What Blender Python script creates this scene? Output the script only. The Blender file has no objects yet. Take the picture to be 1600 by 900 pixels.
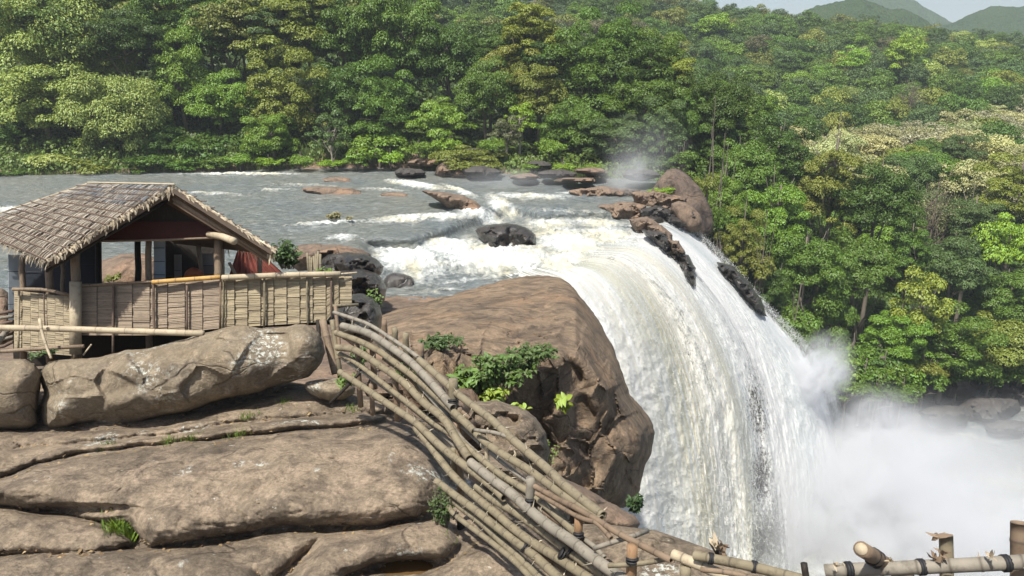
import bpy, math, random
import numpy as np
from mathutils import Vector, Matrix
from mathutils.geometry import delaunay_2d_cdt
random.seed(7); rng = np.random.default_rng(7)
sc = bpy.context.scene
COL = sc.collection
# ------------------------------------------------------------------ camera
F = 1156.0; PITCH = math.radians(16.5); CP = math.cos(PITCH); SP = math.sin(PITCH)
cam = bpy.data.cameras.new("camera"); camo = bpy.data.objects.new("camera", cam); COL.objects.link(camo)
cam.sensor_width = 36; cam.lens = 36*F/1600; cam.clip_start = 0.1; cam.clip_end = 6000
camo.rotation_euler = (math.pi/2-PITCH, 0, 0); sc.camera = camo

def pt(px, py, D):
    """point seen at photo pixel px,py at distance D along the view axis"""
    u = (np.asarray(px, float)-800)/F; v = (np.asarray(py, float)-450)/F; D = np.asarray(D, float)
    u, v, D = np.broadcast_arrays(u, v, D)
    return np.stack([u*D, (CP-v*SP)*D, -(v*CP+SP)*D], -1)
def d_at_z(py, z):
    v = (np.asarray(py, float)-450)/F
    return np.asarray(z, float)/(-(v*CP+SP))
def at_z(px, py, z): return pt(px, py, d_at_z(py, z))
def proj(P):
    P = np.asarray(P, float); D = P[..., 1]*CP-P[..., 2]*SP
    return 800+F*P[..., 0]/D, 450+F*(-P[..., 1]*SP-P[..., 2]*CP)/D, D
def V(px, py, D): return Vector(pt(px, py, D).tolist())

# ------------------------------------------------------------------ noise
_perm = np.random.default_rng(3).permutation(256); _perm = np.concatenate([_perm, _perm, _perm])
_g = np.random.default_rng(4).normal(size=(256, 3)); _g /= np.linalg.norm(_g, axis=1)[:, None]
def perlin(P):
    P = np.asarray(P, float); i = np.floor(P).astype(int); f = P-i; i &= 255
    w = f*f*f*(f*(f*6-15)+10); out = 0
    for dx in (0, 1):
        for dy in (0, 1):
            for dz in (0, 1):
                h = _perm[_perm[_perm[i[..., 0]+dx]+i[..., 1]+dy]+i[..., 2]+dz]
                g = _g[h]
                d = g[..., 0]*(f[..., 0]-dx)+g[..., 1]*(f[..., 1]-dy)+g[..., 2]*(f[..., 2]-dz)
                out = out+d*(w[..., 0] if dx else 1-w[..., 0])*(w[..., 1] if dy else 1-w[..., 1])*(w[..., 2] if dz else 1-w[..., 2])
    return out*1.6
def fbm(P, octv=4, gain=.5, ridged=False):
    P = np.asarray(P, float); a = 1; s = 0; t = 0
    for k in range(octv):
        n = perlin(P*(2.03**k)+k*17.3)
        if ridged: n = 1-2*np.abs(n)
        s = s+a*n; t += a; a *= gain
    return s/t
def sstep(a, b, x):
    t = np.clip((np.asarray(x, float)-a)/(b-a), 0, 1); return t*t*(3-2*t)
def pdist(P, poly, closed=True, sx=1, sy=1):
    """signed distance (positive inside) of 2D points to polygon"""
    P = np.asarray(P, float).reshape(-1, 2)*[sx, sy]; Q = np.asarray(poly, float)*[sx, sy]
    n = len(Q); d = np.full(len(P), 1e9); ins = np.zeros(len(P), bool)
    for k in range(n if closed else n-1):
        a = Q[k]; b = Q[(k+1) % n]; ab = b-a; L = max((ab**2).sum(), 1e-9)
        t = np.clip(((P-a)@ab)/L, 0, 1); d = np.minimum(d, np.hypot(*(P-(a+t[:, None]*ab)).T))
        if closed:
            c = ((a[1] > P[:, 1]) != (b[1] > P[:, 1]))
            with np.errstate(divide='ignore', invalid='ignore'):
                xx = (b[0]-a[0])*(P[:, 1]-a[1])/(b[1]-a[1])+a[0]
            ins ^= c & (P[:, 0] < xx)
    return np.where(ins, d, -d) if closed else d

# ------------------------------------------------------------------ objects
def tag(o, label=None, cat=None, group=None, kind=None):
    if label: o['label'] = label
    if cat: o['category'] = cat
    if group: o['group'] = group
    if kind: o['kind'] = kind
    return o
def mesh_np(name, verts, faces, mat=None, smooth=True, attrs=None, mats=None, midx=None):
    me = bpy.data.meshes.new(name); v = np.asarray(verts, np.float32).reshape(-1, 3)
    if isinstance(faces, np.ndarray):
        nf, k = faces.shape
        me.vertices.add(len(v)); me.vertices.foreach_set('co', v.ravel())
        me.loops.add(nf*k); me.loops.foreach_set('vertex_index', faces.astype(np.int32).ravel())
        me.polygons.add(nf); me.polygons.foreach_set('loop_start', np.arange(0, nf*k, k, dtype=np.int32))
        me.polygons.foreach_set('loop_total', np.full(nf, k, np.int32))
    else:
        me.from_pydata(v.tolist(), [], [list(map(int, f)) for f in faces])
    if midx is not None: me.polygons.foreach_set('material_index', np.asarray(midx, np.int32))
    me.update(calc_edges=True); me.validate()
    if smooth: me.polygons.foreach_set('use_smooth', np.ones(len(me.polygons), bool))
    if attrs:
        for n, a in attrs.items():
            at = me.attributes.new(n, 'FLOAT', 'POINT'); at.data.foreach_set('value', np.asarray(a, np.float32).ravel())
    for m in (mats or ([mat] if mat else [])): me.materials.append(m)
    return me
def link(name, me, parent=None, loc=None):
    o = bpy.data.objects.new(name, me); COL.objects.link(o)
    if parent is not None: o.parent = parent
    if loc is not None: o.location = loc
    return o
def empty(name, loc=(0, 0, 0), label=None, cat=None, group=None, kind=None):
    o = bpy.data.objects.new(name, None); COL.objects.link(o); o.location = loc; o.empty_display_size = .2
    return tag(o, label, cat, group, kind)
def child(name, me, root):
    """mesh given in world coordinates, parented under a root that only has a location"""
    o = link(name, me, root); o.matrix_parent_inverse = Matrix.Translation(root.location).inverted(); return o
def grid_faces(nu, nv, wrap=False):
    i = np.arange(nu-1)[:, None]*nv+np.arange(nv-1)[None, :]
    return np.stack([i, i+nv, i+nv+1, i+1], -1).reshape(-1, 4)

class MB:
    """collects shapes into one mesh"""
    def __init__(s): s.v = []; s.f = []; s.a = []; s.n = 0
    def add(s, v, f, a=0.):
        v = np.asarray(v, float).reshape(-1, 3); s.v.append(v); s.f += [[int(i)+s.n for i in q] for q in f]
        s.a.append(np.broadcast_to(np.asarray(a, float), (len(v),))); s.n += len(v)
    def box(s, c, ax, ay, az):
        c, ax, ay, az = map(lambda q: np.asarray(q, float), (c, ax, ay, az))
        v = [c+i*ax+j*ay+k*az for i in (-1, 1) for j in (-1, 1) for k in (-1, 1)]
        s.add(v, [(0, 1, 3, 2), (4, 6, 7, 5), (0, 4, 5, 1), (2, 3, 7, 6), (0, 2, 6, 4), (1, 5, 7, 3)])
    def bar(s, a, b, w, h=None, up=(0, 0, 1)):
        a = np.asarray(a, float); b = np.asarray(b, float); d = (b-a)/2; L = np.linalg.norm(d); t = d/L
        n = np.cross(t, up); n /= np.linalg.norm(n)+1e-9; m = np.cross(n, t)
        s.box((a+b)/2, d, n*w/2, m*(h or w)/2)
    def tube(s, pts, rad, n=10, hollow=False, node=None, wob=0.):
        P = np.asarray(pts, float); N = len(P); rad = np.broadcast_to(np.asarray(rad, float), (N,))
        T = np.gradient(P, axis=0); T /= np.linalg.norm(T, axis=1)[:, None]+1e-9
        ref = np.array([0, 0, 1.]) if abs(T[0][2]) < .9 else np.array([1., 0, 0])
        A = np.cross(T, ref); A /= np.linalg.norm(A, axis=1)[:, None]+1e-9; B = np.cross(T, A)
        th = np.linspace(0, 2*math.pi, n, endpoint=False)
        R = rad[:, None]*(1+wob*np.sin(th*3+P[:, :1]*5))
        v = P[:, None]+R[..., None]*(np.cos(th)[None, :, None]*A[:, None]+np.sin(th)[None, :, None]*B[:, None])
        f = [(i*n+j, i*n+(j+1) % n, (i+1)*n+(j+1) % n, (i+1)*n+j) for i in range(N-1) for j in range(n)]
        a = np.repeat(np.zeros(N) if node is None else node, n)
        v = v.reshape(-1, 3); k = len(v)
        if hollow:
            ex = []
            for e, (i, sg) in enumerate(((0, 1), (N-1, -1))):
                r = v[i*n:(i+1)*n]; c = P[i]
                inner = c+(r-c)*.72; deep = inner+T[i]*sg*rad[i]*1.2
                b = k+e*2*n; ex += [inner, deep]
                for j in range(n):
                    j2 = (j+1) % n
                    f += [(i*n+j, i*n+j2, b+j2, b+j), (b+j, b+j2, b+n+j2, b+n+j)]
                f.append([b+n+j for j in range(n)])
            a = np.concatenate([a, np.tile(np.repeat([0., 1.], n), 2)]); v = np.concatenate([v]+ex)  # floor of each hollow end is coloured dark for its inner shade
        else:
            f.append(list(range(n))[::-1]); f.append([(N-1)*n+j for j in range(n)])
        s.add(v, f, a)
    def mesh(s, name, mat, smooth=True):
        me = mesh_np(name, np.concatenate(s.v), s.f, mat, smooth, {'node': np.concatenate(s.a)}); return me
def crom(pts, n):
    """smooth curve through points, n samples"""
    P = np.asarray(pts, float); m = len(P); E = np.vstack([2*P[0]-P[1], P, 2*P[-1]-P[-2]])
    L = np.concatenate([[0], np.cumsum(np.linalg.norm(np.diff(P[:, :3], axis=0), axis=1))]); t = np.linspace(0, L[-1], n)
    k = np.clip(np.searchsorted(L, t, 'right')-1, 0, m-2); u = ((t-L[k])/(L[k+1]-L[k]+1e-9))[:, None]
    p0, p1, p2, p3 = E[k], E[k+1], E[k+2], E[k+3]
    return .5*((2*p1)+(-p0+p2)*u+(2*p0-5*p1+4*p2-p3)*u*u+(-p0+3*p1-3*p2+p3)*u**3)

# ------------------------------------------------------------------ materials
class NT:
    def __init__(s, name):
        s.m = bpy.data.materials.new(name); s.m.use_nodes = True; s.t = s.m.node_tree; s.t.nodes.clear()
        s.out = s.t.nodes.new('ShaderNodeOutputMaterial')
    def n(s, typ, **kw):
        nd = s.t.nodes.new(typ)
        for k, v in kw.items():
            if k.startswith('_'): setattr(nd, k[1:], v)
        for k, v in kw.items():
            if k.startswith('_'): continue
            key = int(k[1:]) if k[0] == 'i' and k[1:].isdigit() else k.replace('__', ' ')
            s.set(nd.inputs[key], v)
        return nd
    def set(s, inp, v):
        if hasattr(v, 'links') or isinstance(v, bpy.types.NodeSocket): s.t.links.new(v, inp)
        else: inp.default_value = (tuple(v)+(1,) if isinstance(v, (tuple, list)) and len(v) == 3 and inp.type == 'RGBA' else v)
    def coord(s, which='Object'): return s.n('ShaderNodeTexCoord').outputs[which]
    def map(s, vec, scale=(1, 1, 1), rot=(0, 0, 0), loc=(0, 0, 0)):
        return s.n('ShaderNodeMapping', Vector=vec, Scale=scale, Rotation=rot, Location=loc).outputs[0]
    def noise(s, vec, scale, detail=4, rough=.55, dist=0.): return s.n('ShaderNodeTexNoise', Vector=vec, Scale=float(scale), Detail=float(detail), Roughness=rough, Distortion=dist).outputs[0]
    def ramp(s, fac, stops, interp='LINEAR'):
        r = s.n('ShaderNodeValToRGB', Fac=fac); r.color_ramp.interpolation = interp; e = r.color_ramp.elements
        while len(e) < len(stops): e.new(.5)
        for k, (p, c) in enumerate(stops):
            e[k].position = p; e[k].color = (c, c, c, 1) if isinstance(c, (int, float)) else tuple(c)+(1,)
        return r.outputs[0]
    def mix(s, fac, a, b, mode='MIX'):
        nd = s.t.nodes.new('ShaderNodeMix'); nd.data_type = 'RGBA'; nd.blend_type = mode
        s.set(nd.inputs[0], fac); s.set(nd.inputs[6], a); s.set(nd.inputs[7], b); return nd.outputs[2]
    def math(s, op, a, b=0., c=None, clamp=False):
        nd = s.t.nodes.new('ShaderNodeMath'); nd.operation = op; nd.use_clamp = clamp
        s.set(nd.inputs[0], a); s.set(nd.inputs[1], b)
        if c is not None: s.set(nd.inputs[2], c)
        return nd.outputs[0]
    def mr(s, v, a, b, c=0., d=1.): return s.n('ShaderNodeMapRange', Value=v, i1=a, i2=b, i3=c, i4=d).outputs[0]
    def attr(s, name): return s.n('ShaderNodeAttribute', _attribute_name=name).outputs['Fac']
    def bump(s, h, strength=.5, dist=.05, normal=None):
        b = s.n('ShaderNodeBump', Height=h, Strength=strength, Distance=dist)
        if normal is not None: s.set(b.inputs['Normal'], normal)
        return b.outputs[0]
    def bsdf(s, color, rough=.8, normal=None, spec=.3, **kw):
        b = s.n('ShaderNodeBsdfPrincipled'); s.set(b.inputs['Base Color'], color); s.set(b.inputs['Roughness'], rough)
        s.set(b.inputs['Specular IOR Level'], spec)
        if normal is not None: s.set(b.inputs['Normal'], normal)
        for k, v in kw.items(): s.set(b.inputs[k.replace('__', ' ')], v)
        return b.outputs[0]
    def surf(s, sh): s.t.links.new(sh, s.out.inputs['Surface']); return s.m

def rock_mat(name, c1, c2, c3, lichen=0., streak=0., scale=1., rough=.85, bump=.6, orange=None, strata=0., speck=.5, wet=False):
    t = NT(name); co = t.coord()
    w = t.n('ShaderNodeVectorMath', _operation='MULTIPLY_ADD', i0=t.n('ShaderNodeTexNoise', Vector=co, Scale=.8*scale, Detail=3.).outputs['Color'], i1=(1.2/scale,)*3, i2=co).outputs[0]
    big = t.noise(w, .45*scale, 5, .6); mid = t.noise(w, 2.2*scale, 6, .65); fine = t.noise(co, 22*scale, 5, .7)
    col = t.mix(t.mr(big, .36, .62), c1, c2)
    col = t.mix(t.mr(mid, .48, .72), col, c3)
    if orange:
        o = t.noise(t.map(w, (1, 1, 1), loc=(7, 3, 1)), .7*scale, 4, .6)
        col = t.mix(t.mr(o, .52, .68, 0, .85), col, orange)
    vs = t.map(w, (2.2*scale, 2.2*scale, .18*scale))
    if streak:
        sn = t.noise(vs, 1.3, 5, .6); col = t.mix(t.mr(sn, .47, .68, 0, streak), col, tuple(x*.22 for x in c3))
    sp = t.mr(fine, .3, .7); col = t.mix(speck, col, t.mix(1., col, t.ramp(sp, [(0, .45), (.5, 1.), (1, 1.55)]), 'MULTIPLY'))
    pn = t.noise(t.map(w, (1, 1, 1), loc=(2, 31, 4)), 1.3*scale, 7, .72); col = t.mix(t.mr(pn, .50, .60, 0, .55), col, tuple(x*.6 for x in c3))
    pl = t.noise(t.map(w, (1, 1, 1), loc=(12, 1, 14)), 3.1*scale, 6, .7); col = t.mix(t.mr(pl, .54, .66, 0, .5), col, tuple(min(x*1.45, .5) for x in c1))
    # thin dark crack lines and pits
    vo = t.n('ShaderNodeTexVoronoi', _feature='DISTANCE_TO_EDGE', Vector=t.map(w, (1, 1, 2.2)), Scale=.55*scale).outputs['Distance']
    crack = t.mr(vo, 0., .022, 1, 0)
    crack = t.math('MULTIPLY', crack, t.mr(t.noise(co, 1.1*scale, 2), .5, .58))
    if lichen:
        ln = t.noise(t.map(co, loc=(3, 9, 2)), .9*scale, 3, .5); lf = t.noise(co, 14*scale, 4, .7)
        lm = t.math('MULTIPLY', t.mr(ln, .66-lichen*.2, .7-lichen*.12), t.mr(lf, .5, .6))
        col = t.mix(lm, col, (.48, .50, .45))
        col = t.mix(t.mr(t.noise(t.map(co, loc=(21, 4, 8)), 2.6*scale, 6, .75), .50, .62, 0, .55), col, tuple(x*.55 for x in c3)) if lichen else col
        ln2 = t.noise(t.map(co, loc=(13, 2, 5)), 5*scale, 5, .7)
        col = t.mix(t.mr(ln2, .66, .72, 0, .7), col, (.5, .5, .44))
    h = t.math('ADD', t.math('MULTIPLY', mid, 1.), t.math('MULTIPLY', fine, .22))
    if strata:
        st = t.noise(t.map(w, (.5*scale, .5*scale, 5*scale)), 1.2, 5, .65)
        h = t.math('ADD', h, t.math('MULTIPLY', st, strata)); col = t.mix(t.mr(st, .42, .3, 0, .25), col, tuple(x*.35 for x in c1))
    h = t.math('SUBTRACT', h, t.math('MULTIPLY', crack, .3))
    col = t.mix(t.math('MULTIPLY', crack, .45), col, (.02, .016, .012))
    nb = t.bump(t.noise(co, 70*scale, 3, .7), .25, .01/scale, t.bump(h, bump, .16/scale))
    return t.surf(t.bsdf(col, .3 if wet else rough, nb, .5 if wet else .25))
M = {}
M['rock_shelf'] = rock_mat('grey_brown_rock', (.235, .185, .13), (.16, .126, .09), (.09, .072, .054), lichen=.03, strata=.2, orange=(.26, .20, .145), speck=.75)
M['rock_boulder'] = rock_mat('lichened_boulder_rock', (.22, .18, .125), (.12, .10, .078), (.27, .215, .145), lichen=.6, streak=.35, strata=.25, speck=.7)
M['rock_cliff'] = rock_mat('brown_cliff_rock', (.235, .17, .11), (.17, .125, .085), (.09, .072, .055), streak=.6, scale=.6, orange=(.26, .17, .10), strata=.35, speck=.6, bump=.7)
M['rock_brown'] = rock_mat('brown_river_rock', (.21, .15, .105), (.14, .105, .078), (.075, .06, .048), scale=.5, orange=(.26, .17, .11), speck=.5)
M['rock_dark'] = rock_mat('wet_black_rock', (.05, .045, .04), (.028, .027, .026), (.08, .065, .05), scale=.6, speck=.5, wet=True)
M['rock_dome'] = rock_mat('dome_rock', (.15, .11, .08), (.12, .092, .078), (.05, .043, .042), streak=.9, scale=.25, speck=.3)
M['rock_grey'] = rock_mat('gorge_rock', (.07, .064, .058), (.045, .042, .04), (.09, .078, .068), scale=.5, speck=.4)

# ------------------------------------------------------------------ world, sun
SUN = Vector((-.24, -.36, .90)).normalized()
world = bpy.data.worlds.new("World"); sc.world = world; world.use_nodes = True
wt = world.node_tree; bg = wt.nodes['Background']; sky = wt.nodes.new('ShaderNodeTexSky'); sky.sky_type = 'NISHITA'; sky.sun_disc = False
sky.sun_elevation = math.asin(SUN.z); sky.sun_rotation = math.atan2(SUN.x, SUN.y); sky.dust_density = 3.; sky.air_density = 1.; sky.altitude = 200
wt.links.new(sky.outputs[0], bg.inputs[0]); bg.inputs[1].default_value = .095
sl = bpy.data.lights.new("sun", 'SUN'); sl.energy = 5.0; sl.angle = math.radians(1.6); sl.color = (1, .95, .86)
so = bpy.data.objects.new("sun", sl); COL.objects.link(so); so.rotation_euler = SUN.to_track_quat('Z', 'Y').to_euler()
sc.view_settings.view_transform = 'Standard'; sc.view_settings.look = 'None'; sc.view_settings.gamma = 1; sc.view_settings.exposure = .62
sc.render.engine = 'CYCLES'; cy = sc.cycles
cy.use_denoising = True; cy.max_bounces = 8; cy.diffuse_bounces = 3; cy.glossy_bounces = 2; cy.transmission_bounces = 4; cy.volume_bounces = 3; cy.transparent_max_bounces = 12
cy.volume_step_rate = 2.; cy.volume_max_steps = 96; cy.use_adaptive_sampling = True; cy.adaptive_threshold = .02
# ================================================================== TERRAIN
BANKPX = [(-400, 272), (0, 276), (250, 270), (560, 262), (700, 268), (800, 274), (900, 280), (1000, 280), (1060, 285)]
BW = at_z([p[0] for p in BANKPX], [p[1] for p in BANKPX], -12.0)      # far water's edge in the world
def bank_y(x): return np.interp(x, BW[:, 0], BW[:, 1])
GORGE = [(2, 8), (2.6, 14), (3.4, 22), (3.6, 30), (4, 38), (4.5, 43), (11, 53), (17, 62), (19.5, 70), (22, 80), (30, 86), (44, 87), (64, 85), (90, 84), (160, 80), (160, -60), (12, -60), (3.5, 2)]
AZ = np.array([-.9, -.7, -.2, -.05, .15, .28, .42, .6, .8])
YT = np.array([80, 95, 110, 130, 160, 200, 300, 420, 700.])
ZT = np.array([[-11.5, -10, -5, 3, 14, 28, 45, 45, 20], [-11.5, -10, -5, 3, 14, 28, 45, 45, 20], [-11.5, -10, -8, -2, 6, 16, 36, 36, 10],
               [-11.5, -10.5, -9.5, -8, -8, 0, 26, 24, 0], [-11.5, -10.5, -10, -12, -14, -8, 20, 10, -10], [-12, -14, -17, -20, -18, -12, 13, 0, -20],
               [-24, -25, -26, -26, -24, -14, 8, -10, -30], [-28, -27, -25, -24, -23, -13, 2, -15, -30], [-30, -28, -25, -24, -24, -16, -6, -20, -30]])
def hills(x, y):
    a = np.clip(x/np.maximum(y, 1), AZ[0], AZ[-1]-1e-6); k = np.clip(np.searchsorted(AZ, a, 'right')-1, 0, len(AZ)-2); t = (a-AZ[k])/(AZ[k+1]-AZ[k]); t = t*t*(3-2*t)
    yy = np.clip(y, YT[0], YT[-1]-1e-6); j = np.clip(np.searchsorted(YT, yy, 'right')-1, 0, len(YT)-2); s = (yy-YT[j])/(YT[j+1]-YT[j])
    return (ZT[k, j]*(1-s)+ZT[k, j+1]*s)*(1-t)+(ZT[k+1, j]*(1-s)+ZT[k+1, j+1]*s)*t
def terrain(x, y):
    x = np.asarray(x, float); y = np.asarray(y, float); sh = x.shape; x = x.ravel(); y = y.ravel()
    near = np.interp(y, [-30, 5, 15, 20, 34, 41, 48], [-4, -6.6, -7.2, -8.8, -11.6, -13.2, -14.2])
    by = bank_y(x); z = np.where(y > by-6, near*0-14.2+(hills(x, y)+14.2)*sstep(-3, 3, y-by), near)
    rightmix = sstep(16, 22, x); z = z*(1-rightmix)+np.where(y > 60, hills(x, y), near)*rightmix
    d = pdist(np.stack([x, y], 1), GORGE)
    W = 4+24*sstep(20, 42, x)*sstep(50, 80, y)
    g = sstep(0, 1, np.clip(-d/W, 0, 1)); z = -38.5+(z+38.5)*g
    P = np.stack([x*.09, y*.09, z*0], 1); z = z+fbm(P, 3)*np.where(y > by, 1.6, .25)
    return z.reshape(sh)
ys = np.concatenate([np.linspace(-60, 20, 40), np.linspace(21, 110, 130), np.geomspace(111, 3200, 110)])
aa = np.linspace(-1.6, 1.6, 260)
AX = aa[:, None]*(np.maximum(ys, 0)[None, :]+40); YY = np.broadcast_to(ys[None, :], AX.shape)
t = NT('forest_floor'); co = t.coord(); n1 = t.noise(co, .35, 6, .7)
gm = t.surf(t.bsdf(t.mix(t.mr(n1, .4, .65), (.022, .035, .012), (.05, .065, .02)), .95, t.bump(t.noise(co, 2., 5), .8, .5), .1))
floor_v = np.stack([AX, YY, terrain(AX, YY)], -1)
# the near part under the rocks is bare rock
fz = mesh_np('ground', floor_v, grid_faces(*AX.shape), mats=[gm, M['rock_brown']])
cen = floor_v[:-1, :-1].reshape(-1, 3)
isrock = (cen[:, 1] < 62) | ((cen[:, 1] < bank_y(cen[:, 0])+1.0) & (cen[:, 0] < 22))
fz.polygons.foreach_set('material_index', isrock.astype(np.int32)) if len(fz.polygons) == len(cen) else None
tag(link('ground', fz), kind='structure')

# far blue mountains
t = NT('far_forest'); co = t.coord()
vd = t.n('ShaderNodeTexVoronoi', Vector=co, Scale=.09).outputs['Distance']
fm = t.surf(t.bsdf(t.mix(t.noise(co, .03, 4), (.03, .06, .02), (.06, .09, .03)), 1., t.bump(t.math('ADD', vd, t.noise(co, .4, 4)), 1., 6.), .0))
def mountain(prof, D, depth, nm):
    P = np.asarray(prof, float); px = np.linspace(P[0, 0], P[-1, 0], 220); top = np.interp(px, P[:, 0], P[:, 1])
    crest = pt(px, top, D); rows = []
    for k, s in enumerate(np.linspace(-1, 1, 50)):
        r = crest.copy(); r[:, 1] += s*depth; h = crest[:, 2]+60; r[:, 2] = -60+h*np.clip(1-abs(s)**1.6, 0, 1)
        r[:, 2] += fbm(np.stack([r[:, 0]*.04, r[:, 1]*.04, r[:, 0]*0+k*.0], 1), 2)*5*(1-abs(s)*.3)+fbm(np.stack([r[:, 0]*.25, r[:, 1]*.2, r[:, 0]*0+k*.0], 1), 2)*1.6; rows.append(r)
    tag(link(nm, mesh_np(nm, np.array(rows), grid_faces(50, 220), fm)), kind='structure')
mountain([(1150, 60), (1230, 30), (1290, 6), (1330, 2), (1400, 12), (1440, 40), (1500, 80)], 620, 150, 'mountain')
mountain([(1240, 60), (1330, 14), (1360, -8), (1420, 2), (1450, 22), (1500, 50), (1540, 70)], 1150, 250, 'mountain')
mountain([(1420, 80), (1490, 32), (1550, 10), (1590, 10), (1660, 2), (1760, 30), (1900, 60)], 760, 150, 'mountain')

# ================================================================== WATER
def blob(PX, PY, cx, cy, rx, ry, rot=0., pw=1.):
    c, s = math.cos(math.radians(rot)), math.sin(math.radians(rot)); X = PX-cx; Y = PY-cy
    return np.clip(1.25-np.hypot((X*c+Y*s)/rx, (-X*s+Y*c)/ry), 0, 1)**pw
def river_z(PX, PY):
    S = PX.shape; P = np.stack([PX.ravel(), PY.ravel()], 1)
    z = np.full(PX.shape, -12.0)
    # basin of white water in the middle and its drop
    low = pdist(P, [(560, 372), (640, 372), (700, 352), (740, 335), (800, 318), (850, 330), (1100, 320), (1200, 500), (560, 520), (540, 430)], sx=1, sy=1.8).reshape(S)
    z -= 1.0*sstep(-4, 42, low)
    bot = pdist(P, [(540, 425), (640, 415), (820, 412), (900, 430), (1000, 700), (500, 700)], sx=1, sy=1.6).reshape(S)
    z -= .7*sstep(-6, 36, bot)
    return z
px = np.arange(-160, 1130, 2.6); py = np.concatenate([np.arange(255, 330, .9), np.arange(330, 500, 1.5)])
PX, PY = np.meshgrid(px, py, indexing='ij'); Z = river_z(PX, PY)
foam = np.zeros(PX.shape)
for b in [(380, 273, 120, 2.2, 0, .9), (650, 290, 60, 6, 8, 1.), (720, 300, 40, 5, 20, .9), (830, 308, 90, 7, 2, .75), (900, 303, 60, 3, 0, .6), (785, 325, 36, 16, 35, 1.),
          (665, 342, 110, 9, -3, .95), (510, 350, 80, 3, -3, .8), (90, 332, 150, 5, 5, .6), (60, 440, 60, 10, 0, .5), (330, 303, 90, 4, 3, .55), (430, 297, 60, 3, 0, .5), (15, 330, 40, 5, 0, .9),
          (700, 385, 70, 30, 10, 1.), (640, 405, 70, 38, 15, 1.1), (780, 405, 120, 32, 0, 1.15), (900, 385, 90, 34, 10, 1.), (960, 372, 70, 22, 12, .9), (1010, 355, 40, 14, 20, .8), (860, 352, 60, 14, 0, .8),
          (900, 420, 90, 30, 10, 1.2), (540, 373, 36, 7, 0, .85), (600, 368, 24, 5, 0, .6), (745, 335, 60, 14, 20, .95), (690, 455, 70, 6, -5, .45), (640, 470, 50, 5, -4, .45), (720, 440, 60, 6, -8, .5),
          (880, 330, 80, 5, 3, .45), (960, 338, 60, 4, 0, .6), (560, 440, 30, 12, 0, .6), (930, 350, 90, 10, 5, .75), (480, 290, 70, 2.5, 2, .6), (600, 297, 50, 3, 3, .6)]:
    foam = np.maximum(foam, blob(PX, PY, *b[:5])*b[5])
# smooth dark tongues of water sliding over the step
for b in [(650, 366, 75, 10, 0), (600, 378, 60, 8, 0), (690, 360, 36, 9, 25), (960, 400, 18, 5, 40)]:
    foam *= 1-.85*np.clip(blob(PX, PY, *b)*1.6, 0, 1)
LIP = [(-220, 240), (1030, 240), (1046, 285), (1072, 318), (1038, 360), (996, 386), (955, 406), (915, 426), (890, 452), (850, 520), (-220, 520)]
lipd = pdist(np.stack([PX.ravel(), PY.ravel()], 1), LIP[3:10], closed=False).reshape(PX.shape); nl_ = sstep(4, 34, lipd)
W = at_z(PX, PY, Z)
turb = np.clip(foam, 0, 1)*(.25+.75*nl_)
n1 = fbm(np.stack([W[..., 0]*.5, W[..., 1]*.5, Z*.5], -1), 4); n2 = fbm(np.stack([W[..., 0]*1.3, W[..., 1]*1.3, Z], -1), 4, ridged=True)
W[..., 2] += .10*n1*(.4+turb)+.42*turb*n2+.05*n2-.40*(1-sstep(0, 24, lipd))
t = NT('river_water'); co = t.coord(); fo = t.attr('foam')
fl = t.map(co, (1., .7, 1.), rot=(0, 0, .5))
wav = t.noise(t.map(co, (.7, 2.2, 1)), 1.2, 6, .65); wav2 = t.noise(fl, 5.5, 5, .7)
warp = t.n('ShaderNodeVectorMath', _operation='MULTIPLY_ADD', i0=t.n('ShaderNodeTexNoise', Vector=co, Scale=.5, Detail=3.).outputs['Color'], i1=(2.5, 2.5, 0), i2=co).outputs[0]
fn = t.noise(t.map(warp, (.45, 1.3, 1)), 1.5, 7, .72); fs = t.noise(t.map(warp, (1.2, .35, 1), rot=(0, 0, -.5)), 2.6, 5, .7)
fm_ = t.math('ADD', t.math('MULTIPLY', fo, 1.15), t.math('MULTIPLY', t.math('SUBTRACT', t.math('ADD', t.math('MULTIPLY', fn, .65), t.math('MULTIPLY', fs, .35)), .5), 2.6))
mask = t.mr(fm_, .38, 1.0); mask = t.math('MULTIPLY', mask, t.mr(fo, .03, .2))
flecks = t.mr(t.noise(t.map(co, (.6, 2.6, 1), loc=(5, 5, 0)), 1.7, 6, .75), .57, .66, 0, .6); mask = t.math('MAXIMUM', mask, flecks)
tint = t.mr(t.noise(co, .35, 3), .45, .6)
fc = t.mix(tint, (.70, .72, .70), (.66, .62, .46)); fc = t.mix(t.mr(fs, .56, .38, 0, .6), fc, (.36, .40, .38)); fc = t.mix(t.mr(t.noise(co, 4.5, 5, .75), .5, .3, 0, .7), fc, (.30, .33, .31))
wc = t.mix(t.mr(t.noise(co, .12, 3), .4, .6), (.13, .155, .16), (.165, .175, .155))
nb = t.bump(wav2, .7, .12, t.bump(wav, 1., .5)); nf = t.bump(t.noise(co, 7, 5, .75), .9, .15)
rip = t.noise(t.map(warp, (.5, 3.2, 1)), 2.6, 5, .7); wc = t.mix(t.mr(rip, .5, .66, 0, .75), wc, (.32, .34, .33)); wc = t.mix(t.mr(rip, .47, .36, 0, .8), wc, (.045, .052, .048)); wc = t.mix(t.mr(wav, .48, .36, 0, .5), wc, (.05, .058, .05)); ws = t.bsdf(wc, .3, nb, .6); fs_ = t.bsdf(fc, .7, nf, .2)  # pale and dark ripple reflections are painted into the water colour
mx = t.n('ShaderNodeMixShader'); t.set(mx.inputs[0], mask); t.set(mx.inputs[1], ws); t.set(mx.inputs[2], fs_)
M['river'] = t.surf(mx.outputs[0])
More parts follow.
